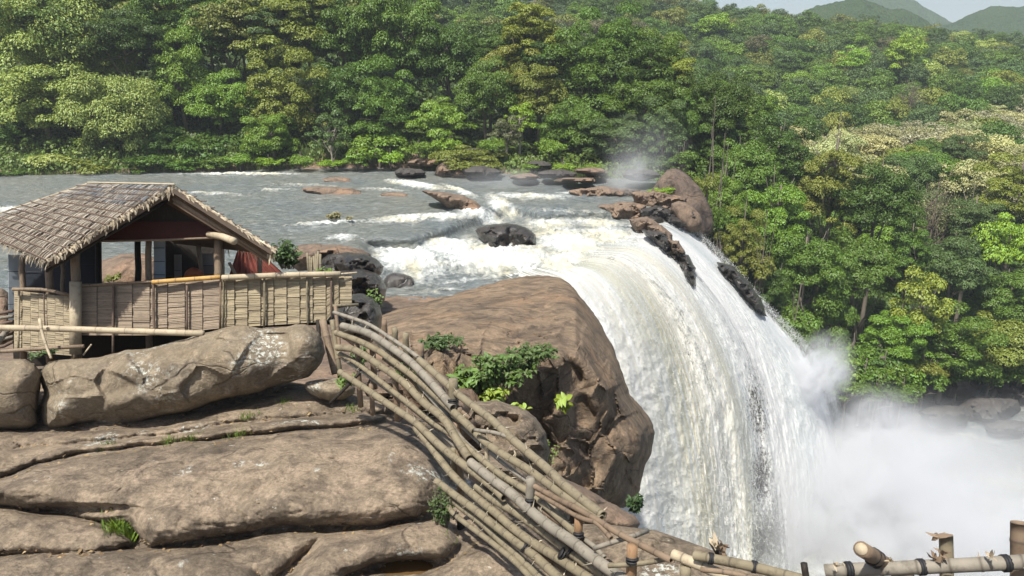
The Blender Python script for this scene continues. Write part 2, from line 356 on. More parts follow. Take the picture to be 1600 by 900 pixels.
LIP = [(-220, 240), (1030, 240), (1046, 285), (1072, 318), (1038, 360), (996, 386), (955, 406), (915, 426), (890, 452), (850, 520), (-220, 520)]
rf = grid_faces(*PX.shape); inside = (pdist(np.stack([PX.ravel(), PY.ravel()], 1), LIP) > 0)[rf].all(1)
tag(link('river', mesh_np('river', W, rf[inside], M['river'], attrs={'foam': foam})), kind='structure', label='wide grey river with white rapids above the falls', cat='river')

# the fall
CU = [(0, [(790, 430), (828, 452), (858, 505), (885, 575), (905, 650), (920, 720), (930, 800), (930, 1000)]),
      (.25, [(890, 408), (955, 422), (1010, 480), (1045, 560), (1070, 660), (1090, 780), (1100, 860), (1110, 1020)]),
      (.5, [(930, 388), (1000, 395), (1062, 450), (1110, 530), (1150, 640), (1165, 760), (1175, 860), (1180, 1020)]),
      (.75, [(975, 366), (1035, 370), (1105, 425), (1165, 500), (1210, 600), (1240, 720), (1252, 850), (1258, 1020)]),
      (.92, [(1018, 346), (1055, 354), (1112, 405), (1180, 480), (1236, 550), (1275, 620), (1302, 730), (1318, 1020)]),
      (1, [(1035, 340), (1072, 350), (1128, 400), (1196, 478), (1258, 540), (1296, 606), (1316, 720), (1334, 1020)])]
NU, NV = 420, 420
cs = np.array([crom(np.array(c)*1., NV) for _, c in CU]); us = np.array([c[0] for c in CU])
uu = np.linspace(0, 1, NU)
k = np.clip(np.searchsorted(us, uu, 'right')-1, 0, len(us)-2); tt = (uu-us[k])/(us[k+1]-us[k])
G = cs[k]*(1-tt)[:, None, None]+cs[k+1]*tt[:, None, None]
ker = np.hanning(61); ker /= ker.sum()
Gp = np.concatenate([np.repeat(G[:1], 30, 0), G, np.repeat(G[-1:], 30, 0)]); Gs = np.stack([np.apply_along_axis(lambda r: np.convolve(r, ker, 'valid'), 0, Gp[:, :, c]) for c in (0, 1)], -1)
edge = np.minimum(uu, 1-uu); wgt = sstep(0, .06, edge)[:, None, None]; G = Gs*wgt+G*(1-wgt)
DU = d_at_z(G[:, 0, 1], river_z(G[:, 0, 0], G[:, 0, 1])+.12); vv = np.linspace(0, 1, NV)
UU, VV = np.meshgrid(uu, vv, indexing='ij')
P3 = np.stack([UU*26, VV*2.6, UU*0], -1)
r1 = fbm(P3, 4, .6, True); r2 = fbm(np.stack([UU*70, VV*7, UU*0+5], -1), 3); r3 = fbm(np.stack([UU*7, VV*1.5, UU*0+9], -1), 2); r4 = fbm(np.stack([UU*110, VV*40, UU*0+5], -1), 3)
r5 = fbm(np.stack([UU*16, VV*11, UU*0+15], -1), 4, .6, True)
r6 = fbm(np.stack([UU*34, VV*26, UU*0+25], -1), 4, .6)
DR = d_at_z(G[..., 1], river_z(G[..., 0], G[..., 1])+.10); out_ = pdist(G.reshape(-1, 2), LIP).reshape(NU, NV) < 0; out_[:, -1] = True
kx = out_.argmax(1); DLIP = np.convolve(np.pad(DR[np.arange(NU), kx], 12, 'edge'), np.ones(25)/25, 'valid'); VC = np.clip(VV-vv[kx][:, None], 0, 1)
disp = (r3*1.5+r1*.10+r2*.06+r4*.10+r5*.30*sstep(.0, .4, VV)+r6*.09)*sstep(-.0, .10, VC)
DD = np.maximum(DR, DLIP[:, None])-disp-VV*1.5
FW = pt(G[..., 0], G[..., 1], DD)
gx_, gy_ = G[..., 0], G[..., 1]
VEIL = np.maximum.reduce([blob(gx_, gy_, 1182, 640, 22, 90, -8)*1.1, blob(gx_, gy_, 1190, 745, 24, 70)*1.3, blob(gx_, gy_, 1200, 860, 38, 110)*1.4, blob(gx_, gy_, 1070, 520, 9, 90, -12)*.75, blob(gx_, gy_, 1035, 470, 7, 60, -20)*.5, blob(gx_, gy_, 1150, 560, 10, 90, -14)*.4, blob(gx_, gy_, 955, 405, 10, 14, 50)*.8, blob(gx_, gy_, 992, 378, 12, 16, 40)*.9])
me = mesh_np('waterfall', FW, grid_faces(NU, NV), attrs={'fu': UU, 'fv': VV, 'veil': VEIL})
t = NT('falling_water'); fu = t.attr('fu'); fv = t.attr('fv'); co = t.coord()
cmb = t.n('ShaderNodeCombineXYZ', X=t.math('MULTIPLY', fu, 40.), Y=t.math('MULTIPLY', fv, 4.)).outputs[0]
st = t.noise(cmb, 1., 6, .65, .3); big = t.noise(t.map(cmb, (.16, .18, 1)), 1., 3, .5); gr = t.noise(co, 3.2, 6, .8); st2 = t.noise(t.map(cmb, (2.5, .8, 1), loc=(9, 4, 0)), 1., 5, .7)
col = t.mix(t.mr(big, .44, .62, 0, .9), (.93, .94, .94), (.66, .71, .73)); col = t.mix(t.mr(t.math('ADD', t.math('MULTIPLY', st, .5), t.math('MULTIPLY', gr, .5)), .5, .66, 0, .5), col, (.70, .74, .75))  # broad grey shading of the sheet is painted into its colour
# muddy cream bands that belong to the water itself
band = t.ramp(fu, [(0, .3), (.08, .2), (.20, .35), (.30, .75), (.38, .3), (.46, .3), (.50, .55), (.57, .1), (1, .0)])
col = t.mix(t.math('MULTIPLY', band, t.mr(st2, .34, .56)), col, (.62, .56, .31))
# thin veils where the dark rock shows through
dk = t.math('MULTIPLY', t.ramp(fu, [(0, 0.), (.36, 0.), (.40, .8), (.45, .1), (.60, .05), (.66, .8), (.72, 0), (1, 0)]), t.mr(st, .45, .62))
dk = t.math('MULTIPLY', dk, t.mr(fv, .02, .16)); 
col = t.mix(t.math('MULTIPLY', dk, t.mr(gr, .35, .55)), col, (.13, .14, .14))
sm = t.math('MULTIPLY', t.mr(fv, .10, .0), t.mr(st2, .45, .55)); col = t.mix(t.math('MULTIPLY', sm, .8), col, (.12, .13, .10))
nb = t.bump(gr, .3, .15)
b1 = t.bsdf(col, .7, nb, .15)
tr = t.n('ShaderNodeBsdfTranslucent', Color=col, Normal=nb).outputs[0]
mx = t.n('ShaderNodeMixShader', i0=.45, i1=b1, i2=tr).outputs[0]
# ragged edge of flying drops
eg = t.math('MULTIPLY', t.math('SUBTRACT', 1., fu), 22.)
al = t.mr(t.math('SUBTRACT', eg, t.math('MULTIPLY', t.noise(co, 2.4, 6, .8), 1.5)), -.25, .25)
vl = t.math('MULTIPLY', t.attr('veil'), 1.); hole = t.mr(t.math('ADD', t.math('MULTIPLY', t.noise(t.map(co, (1, 1, .5)), 5., 5, .8), 1.5), t.math('MULTIPLY', vl, .36)), .98, 1.25)
al = t.math('MULTIPLY', al, t.math('SUBTRACT', 1., t.math('MULTIPLY', hole, t.mr(vl, .02, .3))))
mx2 = t.n('ShaderNodeMixShader', i0=al, i1=t.n('ShaderNodeBsdfTransparent').outputs[0], i2=mx).outputs[0]
M['fall'] = t.surf(mx2); me.materials.append(M['fall'])
tag(link('waterfall', me), 'broad white waterfall with cream and grey streaks plunging over the cliff edge', 'waterfall', kind='structure')
# cliff wall behind the fall
Pc = pt(G[::6, ::6, 0]-6, G[::6, ::6, 1]+8, np.maximum(DR, DLIP[:, None])[::6, ::6]+2.2+fbm(np.stack([UU*9, VV*7, UU*0+2], -1)[::6, ::6], 4, .6, True)*1.2)
tag(link('cliff', mesh_np('cliff', Pc, grid_faces(70, 70), M['rock_dark'])), kind='structure')
# flying drops, as a cloud of small flakes in front of the sheet
def flakes(name, P, s, mat, stretch=1.):
    n = len(P); s = np.broadcast_to(s, (n,)); a = rng.normal(size=(n, 3)); a /= np.linalg.norm(a, axis=1)[:, None]; b = rng.normal(size=(n, 3)); b -= (a*b).sum(1)[:, None]*a; b /= np.linalg.norm(b, axis=1)[:, None]
    a[:, 2] *= stretch; c = np.cross(a, b)
    v = np.stack([P+a*s[:, None], P+b*s[:, None]*.7, P-a*s[:, None]*.7-b*s[:, None]*.5, P+c*s[:, None]*.6], 1).reshape(-1, 3)
    o = (np.arange(n)*4)[:, None, None]; f = (np.array([[0, 1, 2], [0, 3, 1], [1, 3, 2], [2, 3, 0]])[None]+o).reshape(-1, 3)
    return link(name, mesh_np(name, v, f, mat, False))
t = NT('water_drops'); M['drops'] = t.surf(t.n('ShaderNodeMixShader', i0=.35, i1=t.bsdf((.86, .88, .88), .5), i2=t.n('ShaderNodeBsdfTranslucent', Color=(.9, .92, .92, 1)).outputs[0]).outputs[0])
n = 80000
u = rng.random(n); v = rng.random(n)**.8
kk = rng.random(n) < .28; u[kk] = 1-np.abs(rng.normal(0, .02, kk.sum())); k2 = rng.random(n) < .05; u[k2] = np.abs(rng.normal(0, .03, k2.sum()))
iu = np.clip((u*(NU-1)).astype(int), 0, NU-1); iv = np.clip((v*(NV-1)).astype(int), 12, NV-1)
Dp = DD[iu, iv]-rng.exponential(.22, n)*(.5+v); g = G[iu, iv]+rng.normal(0, 2.2, (n, 2)); ed = kk; g[ed] += np.abs(rng.normal(0, 1, (ed.sum(), 2)))*[5, -4]*(.3+v[ed])[:, None]
flk = flakes('spray_drops', pt(g[:, 0], g[:, 1], Dp), rng.uniform(.014, .042, n), M['drops'], 1.7)
tag(flk, 'white flying drops all over the waterfall', 'spray', kind='stuff')
# gorge pool
gx, gy = np.meshgrid(np.linspace(6, 170, 160), np.linspace(-30, 92, 130), indexing='ij')
gz = -37.4+.25*fbm(np.stack([gx*.3, gy*.3, gx*0], -1), 4, ridged=True); fp = blob(gx, gy, 30, 55, 26, 18)*.9+blob(gx, gy, 60, 72, 30, 3, 5)*.35+blob(gx, gy, 60, 64, 22, 2, 8)*.35
tag(link('plunge_pool', mesh_np('plunge_pool', np.stack([gx, gy, gz], -1), grid_faces(160, 130), M['river'], attrs={'foam': fp})), 'churned pool under the waterfall, half hidden by spray', 'pool', kind='structure')

# ================================================================== ROCKS
def resample(poly, s):
    P = np.asarray(poly, float); out = []
    P = np.vstack([P, P[:1]])
    for a, b in zip(P[:-1], P[1:]):
        n = max(1, int(round(np.linalg.norm(b-a)/s))); out += [a+(b-a)*i/n for i in range(n)]
    return np.array(out)
def rounded(poly, it=2):
    P = np.asarray(poly, float)
    for _ in range(it):
        Q = np.roll(P, -1, 0); P = np.stack([P*.75+Q*.25, P*.25+Q*.75], 1).reshape(-1, 2)
    return P
def rock(outline, D, T, r, mat, s=5, Tb=None, amp=.12, freq=1., seed=0, label=None, name='boulder', cat='rock', group=None, wob=1.5, rd=1, jag=0., terr=None, kind=None, post=None, pw=.5, fac=0., fs=1., water=False, soft=9., cs=0., ca=0.):
    """closed boulder: silhouette as seen, real distance D (number or function), bulging T towards the viewer and Tb away"""
    if water:
        A = np.array(outline, float); mx_ = A[:, 1].max(); my_ = np.median(A[:, 1]); hh = mx_-A[:, 1].min()
        low_ = A[:, 1] > my_; A[low_, 1] += hh*.9*(A[low_, 1]-my_)/(mx_-my_+1e-6); outline = A
        D = float(d_at_z(mx_, river_z(np.array([A[:, 0].mean()]), np.array([mx_]))[0]))+T*.85
    O = resample(rounded(outline, rd), s); Of = O+np.stack([fbm(np.c_[O*.05, O[:, 0]*0+seed+k*5], 3) for k in (0, 1)], 1)*wob*2
    mn, mx = Of.min(0), Of.max(0); gx, gy = np.meshgrid(np.arange(mn[0], mx[0], s), np.arange(mn[1], mx[1], s*.87), indexing='ij')
    gx = gx+((np.arange(gx.shape[1]) % 2)*s*.5)[None, :]; I = np.stack([gx.ravel(), gy.ravel()], 1)
    I = I[pdist(I, Of) > s*.6]
    allp = np.vstack([Of, I]); n = len(Of)
    res = delaunay_2d_cdt([Vector(p) for p in allp.tolist()], [], [list(range(n))], 1, 1e-4)
    P = np.array([list(v) for v in res[0]]); tri = np.array([t_ for t_ in res[2] if len(t_) == 3])
    d = np.abs(pdist(P, Of)); bd = d < .05; d[bd] = 0
    prof = (1-(1-np.clip(d/r, 0, 1))**2)**pw
    Db = D(P[:, 0], P[:, 1]) if callable(D) else np.full(len(P), float(D)); Tb = T if Tb is None else Tb
    Fr = pt(P[:, 0], P[:, 1], Db-T*prof)
    q = Fr*freq+seed*3.7
    nz = fbm(q*.7, 4, .45)+.25*fbm(q*.5+9, 3, .5, True)
    if jag:
        c = fbm(q*1.1+40, 2); nz = nz+jag*(np.round(c*5)/5-c*.4)
    if fac:
        r_ = np.random.default_rng(seed+99); lo_, hi_ = Fr.min(0), Fr.max(0); ns = int(np.clip(np.prod(hi_-lo_+fs)/fs**3*1.2, 8, 260))
        sd = r_.uniform(lo_, hi_, (ns, 3)); wq = Fr+np.stack([fbm(Fr/fs*.8+k*9, 3) for k in range(3)], -1)*fs*.45
        dd = np.stack([((wq-q_)**2*[1, 1, 2.2]).sum(1) for q_ in sd], 1)/fs**2; wt_ = np.exp(-soft*(dd-dd.min(1)[:, None])); wt_ /= wt_.sum(1)[:, None]
        dr = r_.normal(size=(ns, 3)); off = r_.normal(size=ns)*.6
        nz = nz+fac*(wt_*((Fr@dr.T-(sd*dr).sum(1)[None])/fs*.5+off[None])).sum(1)
    if cs:
        r_ = np.random.default_rng(seed+7); P2 = P+np.stack([fbm(np.c_[P*(.35/cs), P[:, 0]*0+k+seed], 3) for k in (5., 9.)], 1)*cs*.55; ext = np.ptp(P, axis=0)+cs*2; nc = int(np.clip(ext[0]*ext[1]/cs**2*1.3, 8, 160))
        sd = np.c_[r_.uniform(P[:, 0].min()-cs, P[:, 0].max()+cs, nc), r_.uniform(P[:, 1].min()-cs, P[:, 1].max()+cs, nc)]; dd = np.stack([((P2-q_)**2*[.7, 1.4]).sum(1)**.5 for q_ in sd], 1); so_ = np.sort(dd, 1)[:, :2]
        wt_ = np.exp(-14/cs*(dd-so_[:, :1])); wt_ /= wt_.sum(1)[:, None]; of = r_.normal(size=nc); gr_ = r_.normal(size=(nc, 2))*1.1/cs
        cell = (wt_*(of[None]+(P2[:, None, 0]-sd[None, :, 0])*gr_[None, :, 0]+(P2[:, None, 1]-sd[None, :, 1])*gr_[None, :, 1])).sum(1)
        nz = nz+(-cell*ca+np.clip(1-(so_[:, 1]-so_[:, 0])/(cs*.12), 0, 1)*ca*.8)/amp
    if terr is not None: nz = nz+terr(P[:, 0], P[:, 1], Fr)
    Fr = pt(P[:, 0], P[:, 1], Db-T*prof-nz*amp*np.clip(d/(s*3), 0, 1))
    Bk = pt(P[:, 0], P[:, 1], Db+Tb*prof+.001); nn = len(P)
    F2 = tri[:, ::-1]+nn; remap = np.arange(2*nn); remap[nn:][bd] = np.arange(nn)[bd]
    v = np.vstack([Fr, Bk]); f = np.vstack([tri, remap[F2]])
    a = v[f[:, 0]]; 
    me = mesh_np(name, v, f, mat); cen = v.mean(0)
    if fac: me.set_sharp_from_angle(angle=math.radians(38))
    me.transform(Matrix.Translation(-Vector(cen.tolist())))
    o = link(name, me); o.location = cen.tolist(); tag(o, label, cat, group, kind)
    return o
# fix of normals is not needed: all rock shaders are two sided

# near shelf: pillow shaped slabs
SL = [([(-180, 770), (0, 746), (60, 722), (130, 706), (300, 688), (450, 674), (590, 660), (680, 664), (706, 700), (700, 770), (660, 812), (560, 822), (450, 822), (330, 842), (235, 856), (200, 826), (120, 806), (0, 790), (-180, 800)], .62, 55),
      ([(-180, 730), (0, 700), (130, 690), (280, 676), (350, 662), (470, 652), (560, 642), (604, 650), (580, 664), (450, 674), (300, 690), (130, 708), (60, 724), (0, 748), (-180, 770)], .30, 16),
      ([(-180, 660), (100, 676), (240, 668), (300, 654), (400, 624), (470, 606), (560, 600), (660, 640), (600, 646), (470, 654), (350, 664), (280, 678), (130, 692), (-180, 730)], .22, 22),
      ([(-180, 800), (0, 790), (120, 806), (190, 826), (210, 850), (150, 870), (40, 866), (-180, 880)], .28, 26),
      ([(-180, 880), (40, 866), (200, 858), (330, 852), (400, 880), (430, 960), (-180, 1000)], .34, 30),
      ([(235, 862), (340, 848), (450, 830), (520, 832), (470, 870), (430, 900), (440, 1000), (400, 900)], .25, 26),
      ([(500, 834), (600, 824), (700, 806), (722, 850), (690, 872), (590, 880), (540, 900), (520, 1000), (440, 1000), (450, 900), (480, 866)], .38, 34),
      ([(700, 880), (760, 850), (860, 852), (960, 900), (960, 1000), (600, 1000), (640, 905)], .25, 26),
      ([(900, 815), (960, 800), (1030, 812), (1100, 838), (1180, 866), (1250, 892), (1400, 960), (1400, 1000), (960, 1000), (900, 900), (870, 850)], .45, 40),
      ([(760, 840), (800, 812), (880, 810), (900, 850), (880, 880), (800, 880)], .2, 20)]
EDGE = [(-260, 560), (-100, 560), (300, 560), (520, 590), (610, 612), (690, 655), (745, 720), (800, 770), (860, 800), (950, 800), (1030, 810), (1105, 836), (1180, 866), (1250, 892), (1330, 925), (1460, 1000), (1460, 1100), (-260, 1100)]
def shelf_z(PX, PY):
    P = np.stack([PX.ravel(), PY.ravel()], 1); wn = np.stack([fbm(np.c_[P*.018, P[:, 0]*0+k], 3) for k in (1., 6.)], 1)*9; Pw = P+wn*[1, .5]
    z = np.full(len(P), -5.95); h = np.zeros(len(P))
    for poly, H, r in SL:
        d = pdist(Pw, poly, sx=1, sy=1.25); h = np.maximum(h, H*(1-(1-np.clip(d/r, 0, 1))**2)**.62*(d > 0)*.85+.10*H*np.clip((d-r)/90, 0, 1))
    z += h
    # hollows that hold rain water
    for c in [(630, 890, 62, 14), (120, 796, 90, 9), (645, 880, 40, 10)]:
        z -= .18*blob(P[:, 0], P[:, 1], c[0], c[1], c[2], c[3])
    z += .10*fbm(np.c_[P*.010, P[:, 0]*0+2], 3)+.020*fbm(np.c_[P*[.02, .07], P[:, 0]*0+3], 5, .6, True)+.016*fbm(np.c_[P*[.10, .2], P[:, 0]*0+3], 3)-.022*np.exp(-(fbm(np.c_[P*[.006, .022], P[:, 0]*0+13], 3)/.02)**2)
    return z.reshape(PX.shape)
px = np.arange(-250, 1460, 2.8); py = np.arange(556, 1060, 2.2)
PX, PY = np.meshgrid(px, py, indexing='ij'); Z = shelf_z(PX, PY)
e = pdist(np.stack([PX.ravel(), PY.ravel()], 1), EDGE, sx=1, sy=1.2).reshape(PX.shape)
W = at_z(PX, PY, Z)
fall = np.clip(-e/60, 0, None)                                # beyond the edge the rock bends down the cliff
W[..., 2] -= np.clip(14*sstep(0, 3, np.clip(fall*3, 0, 3))*np.clip(fall, 0, 3)**.7, 0, 24)+.25*np.clip(1-np.clip(e, 0, 30)/30, 0, 1)**2
keep = fall < 1.6; ff = grid_faces(*PX.shape); kf = keep.ravel()[ff].all(1)
tag(link('rock_shelf', mesh_np('rock_shelf', W, ff[kf], M['rock_shelf'])), 'rounded grey-brown rock slabs stepping across the foreground', 'rock', kind='structure')
nl = 420; lx = rng.uniform(0, 760, nl*6); ly = rng.uniform(605, 900, nl*6); zc = shelf_z(lx[:, None], ly[:, None])[:, 0]; zo = shelf_z(lx[:, None], ly[:, None]-14)[:, 0]; zd = shelf_z(lx[:, None], ly[:, None]+14)[:, 0]
low_ = np.argsort(zc*2-zo-zd)[:nl]; lx, ly, zc = lx[low_], ly[low_], zc[low_]; LC = at_z(lx, ly, zc+.012); ang = rng.uniform(0, 6.28, nl); ll = rng.uniform(.02, .055, nl)
ax_ = np.c_[np.cos(ang), np.sin(ang), rng.normal(0, .25, nl)]*ll[:, None]; bx_ = np.c_[-np.sin(ang), np.cos(ang), rng.normal(0, .25, nl)]*ll[:, None]*.45
lv = np.stack([LC-ax_, LC+bx_+[0, 0, .006], LC+ax_, LC-bx_+[0, 0, .006]], 1).reshape(-1, 3)
t = NT('dead_leaf'); M['litter'] = t.surf(t.bsdf(t.mix(t.n('ShaderNodeNewGeometry').outputs['Random Per Island'], (.10, .06, .03), (.34, .25, .13)), .8))
tag(link('leaf_litter', mesh_np('leaf_litter', lv, np.arange(nl*4).reshape(-1, 4), M['litter'], False)), kind='stuff')
# brown puddle
def puddle(cx, cy, rx, ry, z):
    th = np.linspace(0, 2*math.pi, 40, endpoint=False); r = 1+.25*np.sin(th*3+1)+.12*np.sin(th*5)
    P = at_z(cx+rx*r*np.cos(th), cy+ry*r*np.sin(th), z); return mesh_np('puddle', P, [list(range(40))], M['puddle'], False)
t = NT('brown_puddle'); M['puddle'] = t.surf(t.bsdf((.10, .06, .025), .08, t.bump(t.noise(t.coord(), 6, 2), .05, .02), .5))
tag(link('puddle', puddle(628, 888, 66, 15, -6.05)), 'brown rain puddle between the near slabs', 'puddle', kind='structure')

def lin(x0, d0, x1, d1): return lambda X, Y: np.interp(X, [x0, x1], [d0, d1])
rock([(62, 590), (68, 568), (100, 561), (150, 560), (190, 548), (230, 545), (280, 532), (330, 517), (375, 507), (400, 512), (440, 513), (470, 504), (496, 514), (510, 545), (500, 572), (482, 590), (440, 600), (400, 614), (340, 626), (300, 644), (250, 650), (190, 670), (130, 660), (100, 672), (68, 674), (60, 640), (70, 615)],
     lin(60, 13.2, 500, 13.6), .85, 48, M['rock_boulder'], s=3, Tb=.7, pw=.42, amp=.17, freq=1.7, seed=1, cs=60, ca=.06, fac=.5, fs=.9, soft=5., label='long lichen-spotted boulder lying under the hut front', wob=1.2)
rock([(-120, 600), (-40, 575), (10, 560), (50, 562), (66, 585), (62, 612), (58, 640), (62, 668), (30, 676), (-120, 680)], 13.0, .9, 55, M['rock_boulder'], s=5, amp=.1, seed=2, fac=.3, fs=1., freq=1.4, label='rounded boulder at the left frame edge, split from the long boulder')
# large brown outcrop beside the fall
def Dcl(X, Y):
    # top recedes to the river, front face nearly upright
    top = np.interp(X, [600, 700, 850, 900, 960, 1020], [475, 450, 432, 440, 520, 640]); s_ = np.clip((Y-top)/np.interp(X, [600, 850, 1000], [90, 130, 90]), 0, 1)
    far = np.interp(X, [590, 850, 1020], [37, 40, 33]); near = np.interp(X, [590, 720, 850, 960, 1030], [25, 24, 24.5, 26, 29])
    return near+(far-near)*(1-s_)**1.5
CRK = [([(905, 462), (918, 520), (934, 580), (940, 640), (938, 700), (946, 780)], 3, .9), ([(745, 470), (800, 478), (850, 470), (880, 485), (900, 520)], 3.5, .5), ([(620, 500), (700, 505), (760, 498), (830, 512), (880, 545), (892, 600)], 4, .6),
       ([(820, 600), (850, 606), (885, 590), (905, 604)], 2.2, .5), ([(905, 604), (912, 660), (900, 700), (906, 770)], 2.4, .6), ([(850, 640), (900, 632), (960, 620), (1000, 640)], 2., .35), ([(935, 560), (975, 600), (1010, 650)], 2.5, .5), ([(880, 745), (930, 722), (1000, 700)], 1.6, .25), ([(870, 720), (930, 700), (990, 676)], 1.6, .2), ([(880, 765), (940, 745), (1000, 722)], 1.6, .25), ([(700, 520), (720, 560), (715, 620)], 4, .5), ([(965, 540), (985, 590)], 2.5, .4), ([(860, 540), (870, 590), (862, 650)], 2.2, .4), ([(940, 640), (975, 660), (1000, 700)], 2, .4), ([(640, 520), (680, 540), (700, 570)], 2.5, .3)]
def grooves(X, Y):
    P = np.c_[X, Y]; P = P+np.stack([fbm(np.c_[P*.03, X*0+k], 3) for k in (2., 8.)], 1)*9; g = np.zeros(len(X))
    for pl, w, dp in CRK: d_ = pdist(P, pl, closed=False); g = np.maximum(g, .55*dp*np.clip(1-d_/(w*1.5), 0, 1))
    return g
def terr(X, Y, P):
    c = fbm(np.c_[X*.012, Y*.006, X*0+3], 3); lay = np.sin(P[:, 2]*3.2+fbm(P*.25, 3)*6); cr = np.exp(-((fbm(np.c_[X*.02, Y*.012, X*0+8], 3)/.05)**2))
    P2 = np.c_[X, Y]; P2 = P2+np.stack([fbm(np.c_[P2*.02, X*0+k], 3) for k in (5., 9.)], 1)*16; r_ = np.random.default_rng(21); sd = np.c_[r_.uniform(580, 1040, 95), r_.uniform(440, 820, 95)]
    dd = np.stack([((P2-q_)**2*[1, .42]).sum(1)**.5 for q_ in sd], 1); so_ = np.sort(dd, 1)[:, :2]; wt_ = np.exp(-.35*(dd-so_[:, :1])); wt_ /= wt_.sum(1)[:, None]; of = r_.normal(size=95); gr_ = r_.normal(size=(95, 2))*.03
    cell = (wt_*(of[None]+(P2[:, None, 0]-sd[None, :, 0])*gr_[None, :, 0]+(P2[:, None, 1]-sd[None, :, 1])*gr_[None, :, 1])).sum(1); ck = np.clip(1-(so_[:, 1]-so_[:, 0])/3.5, 0, 1)*(fbm(np.c_[X*.015, Y*.015, X*0+31], 2) > -.1)
    fr_ = sstep(455, 560, Y+(X-850)*.1*(X > 850)-fbm(np.c_[X*.02, Y*.02, X*0], 2)*30)*.85+.15
    return -.9*c-cell*.75*fr_+ck*.7*fr_+.35*fbm(P*1.3, 4)
rock([(585, 500), (620, 482), (690, 466), (740, 450), (800, 434), (850, 428), (884, 436), (905, 460), (935, 500), (958, 540), (975, 590), (985, 620), (1008, 640), (1024, 670), (1020, 700), (1004, 740), (998, 775), (985, 790), (940, 800), (800, 790), (700, 740), (640, 640), (600, 560)],
     Dcl, 2.6, 48, M['rock_cliff'], s=3, Tb=4, amp=.42, freq=.3, seed=5, jag=0, terr=terr, fac=.6, fs=5.5, soft=7., label='huge brown rock outcrop beside the waterfall with cracked upright face', name='rock_outcrop')
rock([(830, 742), (870, 742), (920, 765), (960, 790), (1004, 812), (990, 840), (900, 845), (820, 800)], 15, 1.3, 40, M['rock_brown'], s=5, amp=.15, seed=7, cs=45, ca=.08, label='smooth orange-brown rock hump below the big outcrop')
rock([(700, 640), (760, 622), (830, 640), (862, 690), (850, 750), (780, 760), (720, 720)], 16.5, 1.6, 50, M['rock_shelf'], s=5, amp=.3, seed=8, fac=.4, fs=1.2, cs=30, ca=.22, freq=.9, jag=.5, label='broken brown rock block behind the middle of the bamboo fence')
rock([(760, 700), (850, 740), (900, 800), (860, 850), (780, 830), (730, 760)], 12, .8, 40, M['rock_shelf'], s=5, amp=.15, seed=9, cs=34, ca=.12, fac=.3, fs=1., label='brown rock seen between the bamboo rails')
rock([(560, 590), (640, 560), (720, 600), (760, 680), (700, 720), (600, 680)], 16, 1.4, 40, M['rock_brown'], s=6, amp=.3, seed=10, cs=30, ca=.2, fac=.4, fs=1.3, label='brown rock behind the upper bamboo rails', jag=.4)
rock([(470, 600), (500, 592), (545, 592), (560, 612), (530, 628), (490, 622)], 13.3, .35, 18, M['rock_boulder'], s=4, amp=.05, seed=11, freq=2, label='small pale lichened stone at the right foot of the long boulder')
rock([(530, 470), (560, 455), (590, 468), (600, 500), (585, 540), (540, 540), (522, 500)], 17, 1.2, 30, M['rock_dark'], s=4, amp=.3, seed=12, cs=16, ca=.14, fac=.4, fs=.8, freq=1.1, jag=.6, label='black rock just behind the right end of the woven fence')
# ledges left of the rapids, behind the hut fence
rock([(455, 384), (500, 380), (560, 386), (585, 400), (560, 412), (500, 420), (455, 425)], 41, 2.5, 22, M['rock_brown'], s=4, amp=.4, seed=13, fac=.4, fs=1.4, pw=.4, cs=13, ca=.4, label='flat brown ledge at the river edge right of the leafy bush')
rock([(495, 400), (560, 392), (600, 410), (596, 432), (560, 440), (500, 440)], 38.5, 2, 18, M['rock_dark'], s=3, amp=.9, seed=14, fac=.4, fs=1.4, pw=.4, cs=13, ca=.4, freq=.6, jag=1., label='black broken ledge left of the side cascade')
rock([(520, 425), (580, 418), (606, 445), (600, 475), (560, 482), (516, 470)], 36, 2.2, 20, M['rock_dark'], s=3, amp=.9, seed=15, fac=.4, fs=1.4, pw=.4, cs=13, ca=.4, freq=.6, jag=1., label='dark cracked rock below the side cascade')
rock([(598, 432), (622, 424), (648, 434), (650, 445), (612, 449), (597, 446)], 41.5, 1.2, 10, M['rock_dark'], s=2.5, amp=.35, seed=16, water=True, fac=.8, fs=1.6, pw=.4, freq=.8, label='small black rock at the foot of the side cascade')
rock([(741, 356), (768, 350), (800, 349), (826, 356), (841, 370), (838, 386), (812, 387), (800, 381), (770, 382), (750, 372)], 53, 2.5, 20, M['rock_dark'], s=2.5, amp=.5, seed=17, water=True, fac=.8, fs=1.6, pw=.4, freq=.5, jag=.8, cs=16, ca=.35, label='black angular boulder in the middle of the white water', wob=1.)
rock([(655, 297), (690, 299), (735, 308), (757, 318), (756, 330), (720, 324), (696, 316), (668, 304)], 69, 2, 10, M['rock_brown'], s=2.5, amp=.6, seed=18, water=True, cs=12, ca=.25, fac=.8, fs=1.6, pw=.4, freq=.5, jag=.6, label='brown jagged ledge between the two river channels', wob=1.)
rock([(468, 294), (500, 291), (560, 294), (578, 302), (520, 303), (480, 299)], 76, 2, 8, M['rock_brown'], s=2.5, amp=.2, seed=19, water=True, fac=.8, fs=1.6, pw=.4, label='long low flat rock in midstream', wob=.6)
rock([(500, 279), (520, 276), (552, 279), (550, 284), (510, 283)], 83, 1.5, 6, M['rock_brown'], s=2.5, amp=.2, seed=20, water=True, fac=.8, fs=1.6, pw=.4, label='small flat rock in the river near the far bank', wob=.6)
rock([(590, 302), (620, 300), (640, 303), (636, 307), (600, 307)], 73, 1, 5, M['rock_brown'], s=2, amp=.2, seed=21, water=True, fac=.8, fs=1.6, pw=.4, label='tiny flat rock left of the jagged ledge', wob=.5)
